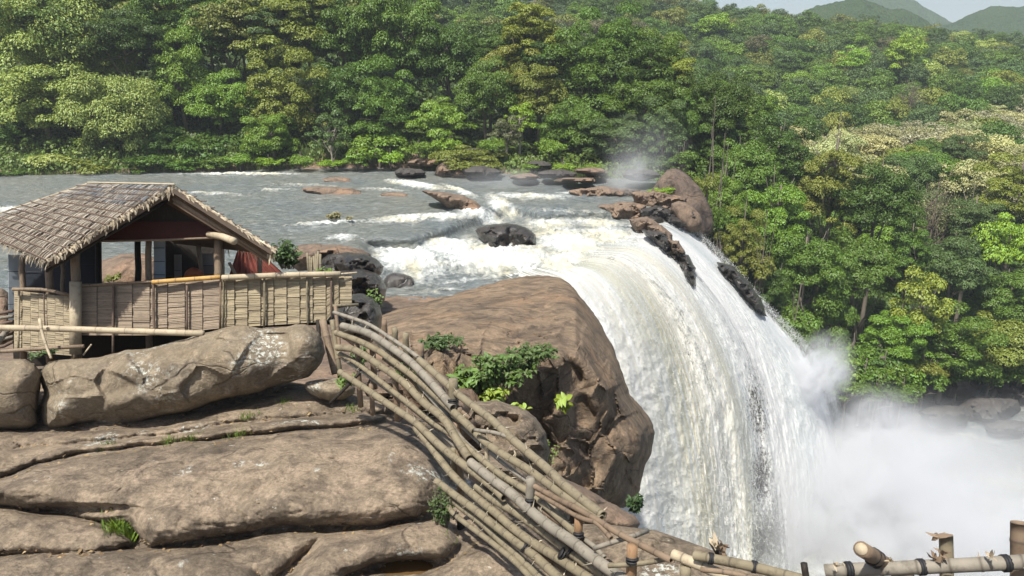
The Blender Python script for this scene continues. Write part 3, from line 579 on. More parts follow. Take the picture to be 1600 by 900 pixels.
# rocks on the lip, right
for i, (ol, D, m, lb) in enumerate([
    ([(885, 297), (940, 291), (1000, 297), (1010, 305), (950, 306), (900, 303)], 74, 'rock_brown', 'flat brown ledge left of the small mist plume'),
    ([(985, 300), (1040, 297), (1075, 310), (1066, 322), (1020, 320), (990, 312)], 69, 'rock_brown', 'tawny ledge directly before the rock dome'),
    ([(930, 322), (975, 315), (1010, 320), (1000, 334), (960, 332)], 65, 'rock_brown', 'pinkish brown ledge out in the shallow water above the lip'),
    ([(998, 326), (1030, 321), (1060, 334), (1056, 350), (1030, 342), (1000, 337)], 63, 'rock_dark', 'black ledge above the narrow right stream'),
    ([(982, 342), (1010, 338), (1034, 352), (1040, 366), (1016, 366), (990, 356)], 60.5, 'rock_brown', 'brown topped rock at the start of the black ridge'),
    ([(1000, 358), (1035, 362), (1062, 388), (1084, 420), (1086, 436), (1072, 428), (1050, 408), (1020, 378)], 58, 'rock_dark', 'black ridge dividing the two streams of the fall'),
    ([(1012, 352), (1034, 352), (1052, 366), (1050, 378), (1030, 376), (1016, 366)], 59.6, 'rock_brown', 'tawny block at the top of the black ridge'),
    ([(1040, 372), (1060, 376), (1072, 396), (1068, 406), (1050, 398)], 57.6, 'rock_brown', 'brown patch of rock on the flank of the black ridge'),
    ([(1058, 392), (1076, 398), (1088, 420), (1084, 430), (1066, 418)], 57.3, 'rock_dark', 'lower black block of the ridge between the streams'),
    ([(1060, 318), (1082, 322), (1096, 344), (1090, 356), (1070, 350)], 66, 'rock_dark', 'dark wedge of rock leaning on the dome'),
    ([(1138, 424), (1160, 430), (1178, 458), (1172, 466), (1150, 448)], 62, 'rock_dark', 'second dark block on the wet shoulder right of the fall'),
    ([(1060, 408), (1078, 410), (1086, 430), (1090, 452), (1082, 448), (1068, 428)], 56.8, 'rock_dark', 'dark tip of rock dripping into the fall'),
    ([(1120, 408), (1145, 414), (1172, 442), (1192, 474), (1200, 495), (1180, 486), (1150, 450), (1128, 428)], 62.5, 'rock_dark', 'wet grey rock shoulder along the right side of the fall'),
    ([(1040, 336), (1068, 340), (1078, 352), (1060, 358), (1044, 350)], 65, 'rock_dark', 'small dark rock between dome and right stream')]):
    rock(ol, D, 1.3, 8, M[m], s=2, amp=.5, seed=30+i, freq=.7, jag=.5, label=lb, wob=1.8, water=(i in (0, 1, 2, 3, 4)), cs=9, ca=.28, fac=.4, fs=1.3, pw=.5, rd=0)
rock([(1014, 302), (1032, 278), (1046, 262), (1064, 264), (1088, 286), (1104, 310), (1116, 342), (1112, 366), (1090, 376), (1062, 366), (1034, 344)], 69.5, 1.6, 60, M['rock_dome'], s=3, amp=.5, seed=50, freq=.3, fac=.9, fs=4., soft=5., label='smooth brown rock dome streaked dark at the far end of the lip', wob=.8)
rock([(1044, 320), (1066, 312), (1092, 330), (1100, 352), (1084, 366), (1060, 356)], 65.5, 1.5, 14, M['rock_brown'], s=2.5, amp=.4, seed=51, freq=.5, label='ochre rock at the foot of the dome', wob=.8)
# far bank rocks
for i, (x, y, w, h, D) in enumerate([(640, 270, 26, 8, 86), (705, 266, 30, 18, 87), (752, 270, 30, 12, 84), (664, 252, 30, 10, 92), (745, 240, 34, 10, 92), (820, 277, 24, 6, 81), (872, 272, 30, 8, 81), (900, 281, 34, 4, 78), (845, 258, 20, 8, 86), (925, 268, 26, 7, 82), (1000, 274, 30, 10, 78)]):
    th = np.linspace(0, 2*math.pi, 9, endpoint=False); rr = rng.uniform(.8, 1.15, 9)
    rock(np.stack([x+w*rr*np.cos(th), y+h*rr*np.sin(th)], 1), D, 2.5, h*.9, M['rock_brown' if i % 2 else 'rock_grey'], s=3, amp=.7, seed=60+i, freq=.45, jag=.8, fac=.5, fs=1.5, pw=.5, rd=0, cs=12, ca=.35, label='weathered brown boulder on the far bank under the trees', group='boulders on the far bank', wob=1)
for i, (x, y, w, h, D) in enumerate([(1440, 605, 34, 22, 85), (1500, 600, 40, 24, 87), (1545, 640, 60, 26, 84), (1600, 610, 50, 40, 88), (1475, 650, 40, 20, 80), (1405, 600, 22, 14, 86), (1580, 668, 44, 14, 80)]):
    th = np.linspace(0, 2*math.pi, 9, endpoint=False); rr = rng.uniform(.75, 1.15, 9)
    rock(np.stack([x+w*rr*np.cos(th), y+h*rr*np.sin(th)], 1), D, 3, h*.9, M['rock_grey'], s=4, amp=.9, seed=80+i, freq=.3, jag=1., fac=.6, fs=2.2, pw=.5, rd=0, cs=20, ca=.5, label='misty grey boulder at the foot of the gorge forest', group='boulders in the gorge', wob=2)
rock([(1150, 560), (1200, 570), (1215, 620), (1212, 690), (1196, 720), (1215, 790), (1222, 960), (1150, 960), (1165, 760), (1158, 640)], 60.5, .6, 24, M['rock_grey'], s=4, amp=.5, seed=95, freq=.3, label='tall dark grey rock pillar inside the waterfall', name='rock_pillar', wob=5)
rock([(120, 425), (150, 412), (185, 398), (215, 394), (240, 400), (262, 420), (262, 470), (120, 470)], 24, 2, 30, M['rock_brown'], s=3, amp=.2, seed=97, label='brown rock on the river bank seen through the open hut')
rock([(-60, 462), (0, 448), (20, 462), (28, 500), (20, 540), (-60, 540)], 17.5, 1, 24, M['rock_brown'], s=3, amp=.2, seed=98, label='brown rock behind the left end of the hut')
# twig on the pillar
# ================================================================== TREES
t = NT('leaves'); oc = t.n('ShaderNodeObjectInfo'); rnd = t.n('ShaderNodeNewGeometry').outputs['Random Per Island']
base = oc.outputs['Color']
v = t.n('ShaderNodeHueSaturation', Hue=t.mr(rnd, 0, 1, .482, .514), Saturation=t.mr(rnd, 0, 1, 1.08, .86), Value=t.mr(rnd, 0, 1, .62, 1.45), Color=base).outputs[0]
b1 = t.bsdf(v, .5, None, .35); b2 = t.n('ShaderNodeBsdfTranslucent', Color=t.mix(.5, v, (.10, .14, .01))).outputs[0]
M['leaf'] = t.surf(t.n('ShaderNodeMixShader', i0=.24, i1=b1, i2=b2).outputs[0])
t = NT('bark'); co = t.coord(); M['bark'] = t.surf(t.bsdf(t.mix(t.noise(t.map(co, (4, 4, 1)), 3, 4), (.10, .08, .06), (.24, .21, .17)), .9, t.bump(t.noise(t.map(co, (6, 6, 1)), 3, 4), .6, .05)))
t = NT('pale_bark'); M['pale_bark'] = t.surf(t.bsdf(t.mix(t.noise(t.map(t.coord(), (2, 2, 1)), 3, 4), (.42, .38, .32), (.26, .23, .18)), .85))
t = NT('bare_twigs'); M['twigs'] = t.surf(t.bsdf((.20, .16, .13), .9))

def leaf_quads(C, N, L, Wd, r, tiltdir=None):
    """rhombic leaves: centre C, normal-ish N, length L, width Wd"""
    n = len(C); N = N/np.linalg.norm(N, axis=1)[:, None]
    a = r.normal(size=(n, 3)); 
    if tiltdir is not None: a = a*.5+tiltdir
    a -= (a*N).sum(1)[:, None]*N; a /= np.linalg.norm(a, axis=1)[:, None]+1e-9; b = np.cross(N, a)
    L = np.broadcast_to(L, (n,))[:, None]; Wd = np.broadcast_to(Wd, (n,))[:, None]
    v = np.stack([C-a*L*.5, C+b*Wd*.5+N*Wd*.18, C+a*L*.5-N*L*.10, C-b*Wd*.5+N*Wd*.18], 1).reshape(-1, 3)
    return v, (np.arange(n*4).reshape(-1, 4))
def crown_mesh(seed, nl=46, per=300, leaf=.062, lobe=(.2, .36), flat=.75, rise=1., sparse=0., name='crown', drop=.0, lf=.55):
    """unit crown: radius 1, height about +-rise, made of leafy lobes around branch ends"""
    r = np.random.default_rng(seed); i = np.arange(nl)+.5
    ph = np.arccos(1-1.65*i/nl); th = math.pi*(1+5**.5)*i+r.uniform(0, 6)
    q = np.stack([np.cos(th)*np.sin(ph), np.sin(th)*np.sin(ph), np.cos(ph)], 1)
    rad = r.uniform(.42, .86, nl)+.12*np.sin(3*th+seed); q *= rad[:, None]; q[:, 2] *= rise; q += r.normal(0, .06, q.shape)
    lr = r.uniform(*lobe, nl)*(1+.25*r.normal(size=nl)).clip(.6, 1.5); Cs = []; Ns = []; Ls = []; Td = []
    for k in range(nl):
        m = int(per*(lr[k]/np.mean(lobe))**1.7*r.uniform(.6, 1.25)); d = r.normal(size=(m, 3)); d /= np.linalg.norm(d, axis=1)[:, None]
        d[:, 2] = np.where(d[:, 2] < -.25, -d[:, 2]*r.random(m), d[:, 2])
        # sub-clumps give the lobe an uneven edge
        sc_ = r.normal(size=(7, 3)); sc_ /= np.linalg.norm(sc_, axis=1)[:, None]; w = np.max(d@sc_.T, 1); rr = lr[k]*(.62+.42*w)*(1-.28*r.random(m)**2)
        c = q[k]+d*rr[:, None]*[1, 1, flat]; c[:, 2] -= drop*rr*r.random(m)
        Cs.append(c); nn = d*.8+[0, 0, .75]+r.normal(0, .42, (m, 3)); Ns.append(nn); Ls.append(leaf*r.uniform(.6, 1.3, m)); Td.append(d*[1, 1, .2]-[0, 0, .55])
    C = np.concatenate(Cs); N = np.concatenate(Ns); L = np.concatenate(Ls); T = np.concatenate(Td)
    if sparse: kp = r.random(len(C)) > sparse; C, N, L, T = C[kp], N[kp], L[kp], T[kp]
    v, f = leaf_quads(C, N, L, L*lf, r, T)
    return mesh_np(name, v, f, M['leaf'], False), q, lr
def trunk_mesh(q, lr, seed, mat, H=2.4, rise=1., th=.045, name='trunk', nb=14):
    r = np.random.default_rng(seed+5); mb = MB(); top = np.array([0, 0, .45*rise])
    P = crom([(0, 0, -H), (r.normal(0, .05), r.normal(0, .05), -H*.5), (r.normal(0, .05), r.normal(0, .05), -.3*rise), top], 12)
    mb.tube(P, np.linspace(th*1.5, th*.45, 12), 7)
    for k in r.permutation(len(q))[:nb]:
        a = P[r.integers(5, 11)]; m = (a+q[k])/2+r.normal(0, .05, 3)-[0, 0, .04]; mb.tube(crom([a, m, q[k]], 6), np.linspace(th*.5, th*.12, 6), 5)
    return mb.mesh(name, mat)
PRO = {}
def proto(key, **kw):
    tk = kw.pop('trunk', {}); me, q, lr = crown_mesh(**kw)
    PRO[key] = (me, trunk_mesh(q, lr, kw['seed'], tk.pop('mat', M['bark']), rise=kw.get('rise', 1), **tk))
for k in range(4): proto('near%d' % k, seed=20+k, nl=54, per=540, leaf=.052, rise=[1.1, .9, 1.25, 1.][k], lobe=(.16, .34))
for k in range(2): proto('droop%d' % k, seed=30+k, nl=50, per=760, leaf=.052, rise=[1.1, 1.3][k], lobe=(.18, .36), drop=.5, lf=.5)
proto('tall', seed=35, nl=44, per=460, leaf=.058, rise=1.5, lobe=(.18, .3)); proto('airy', seed=36, nl=30, per=170, leaf=.085, rise=1.1, lobe=(.16, .28), sparse=.2, trunk=dict(mat=M['pale_bark'], nb=22))
proto('flat', seed=37, nl=26, per=460, leaf=.055, rise=.45, lobe=(.18, .34), flat=.45)
for k in range(5): proto('far%d' % k, seed=40+k, nl=32, per=190, leaf=.092, rise=[.8, 1., .7, .9, 1.1][k], lobe=(.22, .42), trunk=dict(nb=5))
proto('puff', seed=46, nl=46, per=200, leaf=.065, rise=.75, lobe=(.16, .26), trunk=dict(nb=5)); proto('bare', seed=47, nl=40, per=60, leaf=.05, rise=1.1, lobe=(.2, .3), trunk=dict(mat=M['twigs'], nb=40, th=.03))
for k in range(3): proto('shrub%d' % k, seed=50+k, nl=22, per=160, leaf=.12, rise=.6, lobe=(.25, .45), trunk=dict(H=.8, nb=8))

def tree(c, rx, key, color, label, group=None, rz=None, name='tree', cat='tree', zs=1., zground=None):
    """c: crown centre in the world, rx: crown radius"""
    c = np.asarray(c, float); zg = float(terrain(np.array([c[0]]), np.array([c[1]]))[0])-.3 if zground is None else zground
    e = empty(name, (c[0], c[1], zg), label, cat, group); rz = random.uniform(0, 6.28) if rz is None else rz
    cr, tr = PRO[key]; o = link('crown', cr, e); o.location = (0, 0, c[2]-zg); o.scale = (rx, rx, rx*zs); o.rotation_euler = (0, 0, rz); o.color = tuple(color)+(1,)
    H = -min(v.co.z for v in tr.vertices) if key not in TH else TH[key]; TH[key] = H
    o2 = link('trunk', tr, e); o2.rotation_euler = (0, 0, rz); hz_ = c[2]-zg; s2 = max(hz_/H, .05)
    o2.scale = (rx, rx, s2); o2.location = (0, 0, hz_); return e
TH = {}
GREENS = {'deep': (.058, .105, .016), 'mid': (.092, .158, .022), 'fresh': (.135, .22, .024), 'olive': (.165, .185, .035), 'pale': (.25, .29, .085), 'blue': (.078, .125, .045), 'lime': (.19, .30, .02), 'tan': (.33, .32, .185), 'dusk': (.12, .115, .07), 'gold': (.20, .225, .035)}
WORDS = {'deep': 'deep green', 'mid': 'mid green', 'fresh': 'fresh green', 'olive': 'olive green', 'pale': 'pale yellowish green', 'blue': 'bluish green', 'lime': 'bright lime green', 'tan': 'tan flowering', 'dusk': 'brownish', 'gold': 'golden green'}
def jit(c, s=.12): r = 1+random.uniform(-s, s); return tuple(x*r*k*(1+random.uniform(-.06, .06)) for x, k in zip(c, (1.14, 1.2, .86)))
# ---- trees one can single out: px, py of crown centre, distance, crown width px, height px, kind, colour, label
NEAR = [
 (92, 62, 97, 170, 170, 'droop0', 'pale', 'tall pale yellowish tree whose crown stands above all others at the left bank'),
 (70, 165, 94, 170, 130, 'near0', 'pale', 'broad pale leafy tree hanging over the water left of the hut roof ridge'),
 (190, 190, 92, 140, 150, 'droop1', 'pale', 'light green drooping tree directly behind the hut roof ridge'),
 (10, 60, 103, 130, 150, 'near2', 'deep', 'dark green tree cut by the upper left frame corner'),
 (0, 215, 95, 100, 100, 'near1', 'deep', 'low dark tree at the waterline on the left frame edge'),
 (170, 100, 99, 100, 90, 'near3', 'olive', 'olive tree wedged between the pale tall tree and the green one to its right'),
 (255, 55, 104, 130, 150, 'near0', 'mid', 'mid green rounded tree at the top, right of the pale tall tree'),
 (285, 135, 98, 110, 130, 'near2', 'fresh', 'fresh green tree with tiered boughs, right of the drooping light tree'),
 (262, 228, 93, 90, 80, 'near1', 'deep', 'dark low tree at the water right of the drooping light tree'),
 (350, 60, 103, 130, 140, 'near1', 'mid', 'broad green tree at the top with a gap to its right'),
 (345, 165, 97, 110, 110, 'near3', 'fresh', 'bright green tree in the middle of the left bank wall'),
 (330, 235, 93, 100, 60, 'shrub0', 'deep', 'low dark bush above the shadowed waterline'),
 (440, 70, 101, 150, 160, 'tall', 'olive', 'tall olive tree with fine speckled crown above the river'),
 (445, 165, 96, 130, 130, 'near2', 'olive', 'greyish olive tree below the tall speckled one'),
 (425, 215, 92, 90, 80, 'near0', 'fresh', 'small bright tree leaning out over the bank grass'),
 (515, 212, 91, 70, 80, 'airy', 'blue', 'small airy tree with big bluish leaves on a thin pale stem'),
 (535, 60, 103, 120, 150, 'near3', 'mid', 'green tree reaching the top edge, right of the tall speckled one'),
 (540, 150, 98, 120, 120, 'near1', 'deep', 'dark green tree behind the small airy big-leaved one'),
 (625, 70, 102, 130, 170, 'near0', 'mid', 'big leafy tree whose top meets the far hillside'),
 (600, 175, 96, 120, 120, 'near2', 'mid', 'shaded green tree with a heavy round crown near midbank'),
 (590, 232, 92, 90, 50, 'shrub1', 'fresh', 'bright bush behind the far boulders left of the low spreading tree'),
 (700, 95, 101, 120, 130, 'near1', 'deep', 'dark green tree left of the high golden one'),
 (690, 190, 94, 110, 80, 'flat', 'fresh', 'layered bright green tree above the bank boulders'),
 (830, 62, 99, 120, 120, 'tall', 'gold', 'high golden green tree standing out against the far hill'),
 (760, 150, 97, 100, 120, 'near3', 'mid', 'green tree just below and left of the high golden one'),
 (842, 150, 96, 110, 110, 'near0', 'olive', 'olive green tree right below the high golden one'),
 (735, 250, 88, 130, 50, 'flat', 'olive', 'low flat topped tree spreading over the bank boulders'),
 (812, 192, 91, 60, 62, 'airy', 'lime', 'slim bright tree with white trunk above the bank ledges'),
 (790, 212, 90, 60, 60, 'airy', 'dusk', 'thin greyish tree beside the slim white-trunked one'),
 (930, 132, 97, 140, 130, 'near2', 'mid', 'dense mid green tree right of the golden one, forming a dome'),
 (900, 205, 91, 110, 100, 'near1', 'mid', 'leafy tree with dark hollows over the right bank ledges'),
 (1010, 160, 92, 120, 110, 'near3', 'mid', 'round green tree above the mist plume'),
 (960, 222, 88, 110, 80, 'near0', 'blue', 'bluish tree right behind the mist plume, nearly touching ground'),
 (1040, 120, 95, 90, 70, 'near0', 'gold', 'yellow-brown topped tree at the right end of the bank wood'),
 (1035, 215, 86, 80, 90, 'near2', 'blue', 'misty tree between the plume and the rock dome'),
 (1075, 190, 90, 70, 110, 'near1', 'mid', 'tree on the slope just above the rock dome'),
 # gorge
 (1120, 215, 92, 90, 90, 'near0', 'deep', 'dark tree right of the rock dome at the head of the gorge'),
 (1160, 270, 88, 110, 120, 'near1', 'mid', 'green tree over the right shoulder of the dome'),
 (1130, 320, 82, 80, 100, 'near3', 'fresh', 'light green tree touching the edge of the narrow right stream'),
 (1160, 385, 79, 70, 90, 'near2', 'olive', 'olive bush-like tree beside the upper right stream'),
 (1215, 255, 95, 110, 110, 'near2', 'deep', 'deep green tree below the far hill at the gorge head'),
 (1215, 350, 84, 120, 130, 'near0', 'fresh', 'large bright green tree in the upper left of the gorge wall'),
 (1255, 420, 82, 130, 120, 'droop0', 'mid', 'hanging leafy tree above the dark hollow beside the fall'),
 (1195, 450, 80, 80, 80, 'near1', 'deep', 'dark tree in the hollow right of the wet rock shoulder'),
 (1245, 505, 78, 72, 56, 'shrub2', 'mid', 'neat round dark bush just above the burst of spray'),
 (1300, 490, 82, 90, 90, 'flat', 'mid', 'tiered green tree right of the neat round bush'),
 (1300, 300, 92, 110, 150, 'tall', 'olive', 'tall slender olive tree in the middle of the gorge wood'),
 (1370, 320, 90, 130, 130, 'near3', 'deep', 'big dark green tree left of the leafless brown one'),
 (1340, 420, 86, 110, 120, 'near1', 'mid', 'mid green tree below the big dark one, with a bare trunk'),
 (1440, 480, 82, 100, 130, 'airy', 'gold', 'yellow-green tree with layered sprays near the gorge bottom'),
 (1460, 330, 96, 80, 90, 'bare', 'dusk', 'leafless brown twiggy tree before the tan trees'),
 (1400, 530, 82, 110, 90, 'near0', 'fresh', 'bright leafy tree low in the gorge above the misty boulders'),
 (1480, 545, 84, 130, 100, 'near2', 'mid', 'broad green tree overhanging the misty boulders'),
 (1560, 540, 86, 130, 110, 'near1', 'olive', 'spreading olive tree at the right above the gorge boulders'),
 (1575, 385, 92, 110, 110, 'flat', 'lime', 'bright green layered tree at the right frame edge'),
 (1490, 420, 88, 110, 110, 'near3', 'blue', 'bluish green tree between the yellow one and the bright right one'),
 (1580, 470, 88, 110, 100, 'near0', 'mid', 'green tree below the bright layered one at the right edge'),
 (1520, 350, 95, 100, 80, 'near0', 'blue', 'blue-green tree under the tan flowering canopy'),
 (1590, 300, 98, 110, 90, 'near2', 'gold', 'yellowish tree at the right edge below the tan canopy'),
 (1420, 400, 88, 80, 90, 'near2', 'mid', 'narrow green tree left of the bluish one'),
 # hill specials
 (1118, 42, 235, 58, 44, 'far0', 'lime', 'round lime green tree high on the far hill'),
 (1335, 95, 205, 50, 44, 'far1', 'lime', 'smaller bright green tree halfway up the far hill'),
 (1412, 85, 200, 56, 60, 'far4', 'lime', 'taller bright green tree with pale stem on the far hill'),
 (1425, 150, 178, 48, 44, 'bare', 'dusk', 'brownish purple bare tree on the far hill'),
 (1182, 70, 215, 44, 40, 'puff', 'dusk', 'greyish flowering tree on the far hill left of the bright ones'),
 (1010, 82, 190, 50, 34, 'puff', 'dusk', 'grey-pink tree on the hill above the bank wood'),
]
occupied = []
for (x, y, D, w, h, key, colr, lab) in NEAR:
    c = pt(x, y, D); rx = w/2*D/F*1.06; rz_ = h/2*D/F
    tree(c, rx, key, jit(GREENS[colr], .05), lab, zs=rz_/rx*1.05/{'tall': 1.35, 'flat': .6, 'shrub0': .75, 'shrub1': .75, 'shrub2': .75}.get(key, 1.), name='bush' if 'shrub' in key else 'tree', cat='bush' if 'shrub' in key else 'tree')
    occupied.append((c[0], c[1], rx))
# ---- the rest of the wood: scattered, only what shows becomes a thing of its own
cand = []; y = 89.
while y < 420:
    hw = y*.80+14; step = np.interp(y, [90, 140, 200, 420], [6.2, 6.8, 7.6, 10]); x = -hw
    while x < hw:
        X = x+rng.uniform(-2.2, 2.2); Y = y+rng.uniform(-2.2, 2.2); cand.append((X, Y)); x += step*rng.uniform(.85, 1.2)
    y += step*.9
cand = np.array(cand); zt = terrain(cand[:, 0], cand[:, 1]); a = cand[:, 0]/cand[:, 1]
ok = (zt > -34.5) & (cand[:, 1] > bank_y(cand[:, 0])+5+8*(a < .2)) & ~((a > .13) & (a < .25) & (cand[:, 1] < 92)); cand, zt, a = cand[ok], zt[ok], a[ok]
H = np.where(cand[:, 1] < 135, rng.uniform(11, 16, len(cand)), rng.uniform(9.5, 13, len(cand))); R = np.where(cand[:, 1] < 135, rng.uniform(3.6, 5.2, len(cand)), rng.uniform(3.2, 5.4, len(cand)))
H = np.where((a < -.22) & (cand[:, 1] < 150), H+4, H)
cz = zt+H-R*.8; ctr = np.c_[cand, cz]; ppx, ppy, pD = proj(ctr); rp = R/pD*F
order = np.argsort(pD); buf = np.zeros((225, 400), bool)
YG, XG = np.mgrid[0:225, 0:400]; XG = XG*4+2; YG = YG*4+2
for (x, y, D, w, h, *_r) in NEAR:
    if D < 130: buf |= ((XG-x)/(w*.42))**2+((YG-y)/(h*.42))**2 < 1
buf |= (YG > 262) & (XG < 1080); buf |= (YG > 620)
near_sorted = sorted([n_ for n_ in NEAR if n_[2] >= 130], key=lambda n_: n_[2]); vis = np.zeros(len(cand))
for i in order:
    m = ((XG-ppx[i])/rp[i])**2+((YG-ppy[i])/(rp[i]*.85))**2 < 1; vis[i] = (m & ~buf).sum(); buf |= ((XG-ppx[i])/(rp[i]*.85))**2+((YG-ppy[i])/(rp[i]*.72))**2 < 1
def zone_color(x, y, D):
    n_ = float(fbm(np.array([[x*.006, y*.011, 1.]]), 3)[0]); r_ = random.random()
    if D > 150:
        if 1180 < x and 165 < y < 330 and r_ < .0: return 'tan'
        return random.choices(['mid', 'deep', 'blue', 'fresh', 'olive', 'dusk', 'pale', 'lime'], [30, 20, 24, 12, 10, 4, 3, 1.5])[0]
    if x > 1060: return random.choices(['deep', 'mid', 'fresh', 'olive', 'gold', 'blue'], [20, 32, 22, 12, 5, 9])[0]
    return random.choices(['deep', 'mid', 'fresh', 'olive', 'blue'], [22, 36, 16, 16, 10])[0]
TANPOLY = [(1215, 225), (1300, 228), (1450, 205), (1520, 185), (1700, 170), (1700, 330), (1560, 345), (1440, 360), (1400, 300), (1330, 262), (1240, 262)]
istan = pdist(np.c_[ppx, ppy], TANPOLY) > -6
idx = [i for i in np.argsort(-vis) if vis[i] > 0]; LIM = 215
for rank, i in enumerate(idx[:LIM]):
    far = pD[i] > 128; cn = zone_color(ppx[i], ppy[i], pD[i])
    if istan[i] and random.random() < .55: cn = 'tan'
    key = ('puff' if cn == 'tan' else 'far%d' % random.randrange(5)) if far or cn == 'tan' else random.choice(['near0', 'near1', 'near2', 'near3', 'droop0', 'flat', 'tall'])
    if cn == 'tan': lab, gp = 'tan flowering tree in the pale band between gorge and far hill', 'tan flowering trees behind the gorge'
    elif far: lab, gp = '%s tree in the closed forest on the far hillside' % WORDS[cn], '%s trees on the far hillside' % WORDS[cn]
    elif ppx[i] > 1060: lab, gp = '%s tree filling the forest on the gorge side' % WORDS[cn], '%s trees on the gorge side' % WORDS[cn]
    else: lab, gp = '%s tree in the wood behind the far bank' % WORDS[cn], '%s trees behind the far bank' % WORDS[cn]
    tree(ctr[i], R[i]*(1.12 if not key == 'tall' else .95), key, jit(GREENS[cn], .22), lab, gp, zs=random.uniform(.8, 1.05))
# the smaller far crowns as one mass of leaves
rest = idx[LIM:]; hid = [i for i in np.argsort(-vis) if vis[i] == 0 and pD[i] > 0 and pD[i] < 330]
rng2 = np.random.default_rng(5)
def mass(ids, name, cls, dens):
    Vs = []; Fs = []; off = 0
    for i in ids:
        me = PRO['far%d' % (i % 5)][0]; 
        if i % 5 not in CACHE:
            b_ = np.empty(len(me.vertices)*3, np.float32); me.vertices.foreach_get('co', b_); CACHE[i % 5] = b_.reshape(-1, 4, 3)
        v = CACHE[i % 5]; v = v[rng2.random(len(v)) < dens]
        an = rng2.uniform(0, 6.28); c, s = math.cos(an), math.sin(an); w = v@np.array([[c, s, 0], [-s, c, 0], [0, 0, 1]]); w = w*[R[i]*1.12, R[i]*1.12, R[i]*1.0]*(1)+ctr[i]
        Vs.append(w.reshape(-1, 3))
    if not Vs: return
    v = np.concatenate(Vs); o = link(name, mesh_np(name, v, np.arange(len(v)).reshape(-1, 4), M['leaf'], False)); o.color = cls+(1,); return o
CACHE = {}
for cls, nm in ((GREENS['mid'], 0), (GREENS['blue'], 1), (GREENS['olive'], 2), (GREENS['deep'], 3)):
    ids = [i for i in rest if (i*7) % 4 == nm and not istan[i]]
    o = mass(ids, 'forest', cls, 1.); 
    if o: tag(o, kind='stuff')
o = mass([i for i in rest if istan[i]], 'forest', GREENS['tan'], 1.)
if o: tag(o, kind='stuff')
o = mass(hid[:380], 'forest', GREENS['mid'], .35)
if o: tag(o, kind='stuff')

# undergrowth: leaves over the slopes so that no bare ground shows below the crowns
def scatter_leaves(n, xr, yr, size, cond, colr, name, lift=1.2, nz=.22, thr=-.1):
    x = rng.uniform(*xr, n); y = rng.uniform(*yr, n); z = terrain(x, y); k = cond(x, y, z) & (fbm(np.c_[x*nz, y*nz, x*0], 3) > thr); x, y, z = x[k], y[k], z[k]
    e = .4; nx = (terrain(x+e, y)-z)/e; ny = (terrain(x, y+e)-z)/e; h = np.clip(fbm(np.c_[x*nz*1.5, y*nz*1.5, z*.15], 3)+.5, .05, 1.6)*lift
    C = np.c_[x, y, z+h*rng.random(len(x))**.5]; N = np.c_[-nx, -ny, np.ones(len(x))]; N /= np.linalg.norm(N, axis=1)[:, None]; C += N*h[:, None]*.6
    N = N+rng.normal(0, .55, C.shape)+[0, -.15, .3]; L = size*rng.uniform(.5, 1.4, len(C)); v, f = leaf_quads(C, N, L, L*.6, rng, np.tile([0, -.4, -.6], (len(C), 1)))
    o = link(name, mesh_np(name, v, f, M['leaf'], False)); o.color = colr+(1,); return tag(o, kind='stuff')
scatter_leaves(230000, (16, 90), (62, 108), .42, lambda x, y, z: (z > -38.3) & (z < -13) , (.085, .155, .02), 'creeper', 3.0, .15, -1)
scatter_leaves(60000, (-110, 60), (96, 170), .9, lambda x, y, z: (y > bank_y(x)+4) & (z > -34), (.06, .10, .02), 'undergrowth', 1.6, .12, -1)
scatter_leaves(60000, (-80, 24), (80, 118), .40, lambda x, y, z: y > bank_y(x)+.4, (.11, .17, .025), 'undergrowth', 1.0, .2, -.25)
# bank grass and bright low bushes
def grass_patch(pts, n, hgt, colr, name='grass'):
    Vs = []
    for _ in range(n):
        p = pts(); a_ = rng.uniform(0, 6.28); l = hgt*rng.uniform(.5, 1.2); lean = rng.normal(0, .35, 2)*l; w = hgt*.05; dx, dy = math.cos(a_)*w, math.sin(a_)*w
        p = np.asarray(p); m = p+[lean[0]*.4, lean[1]*.4, l*.6]; tp = p+[lean[0], lean[1], l]; Vs += [p+[dx, dy, 0], p-[dx, dy, 0], m-[dx*.6, dy*.6, 0], m+[dx*.6, dy*.6, 0], m+[dx*.6, dy*.6, 0], m-[dx*.6, dy*.6, 0], tp, tp]
    v = np.array(Vs); f = np.arange(len(v)).reshape(-1, 4); o = link(name, mesh_np(name, v, f, M['leaf'], False)); o.color = colr+(1,); return o
gx_ = rng.uniform(-70, 20, 7000); gy_ = bank_y(gx_)+rng.exponential(1.8, 7000)+.1; BP = iter(np.c_[gx_, gy_, terrain(gx_, gy_)])
def bankpt(): return next(BP)
tag(grass_patch(bankpt, 6000, .9, (.14, .21, .03)), kind='stuff')
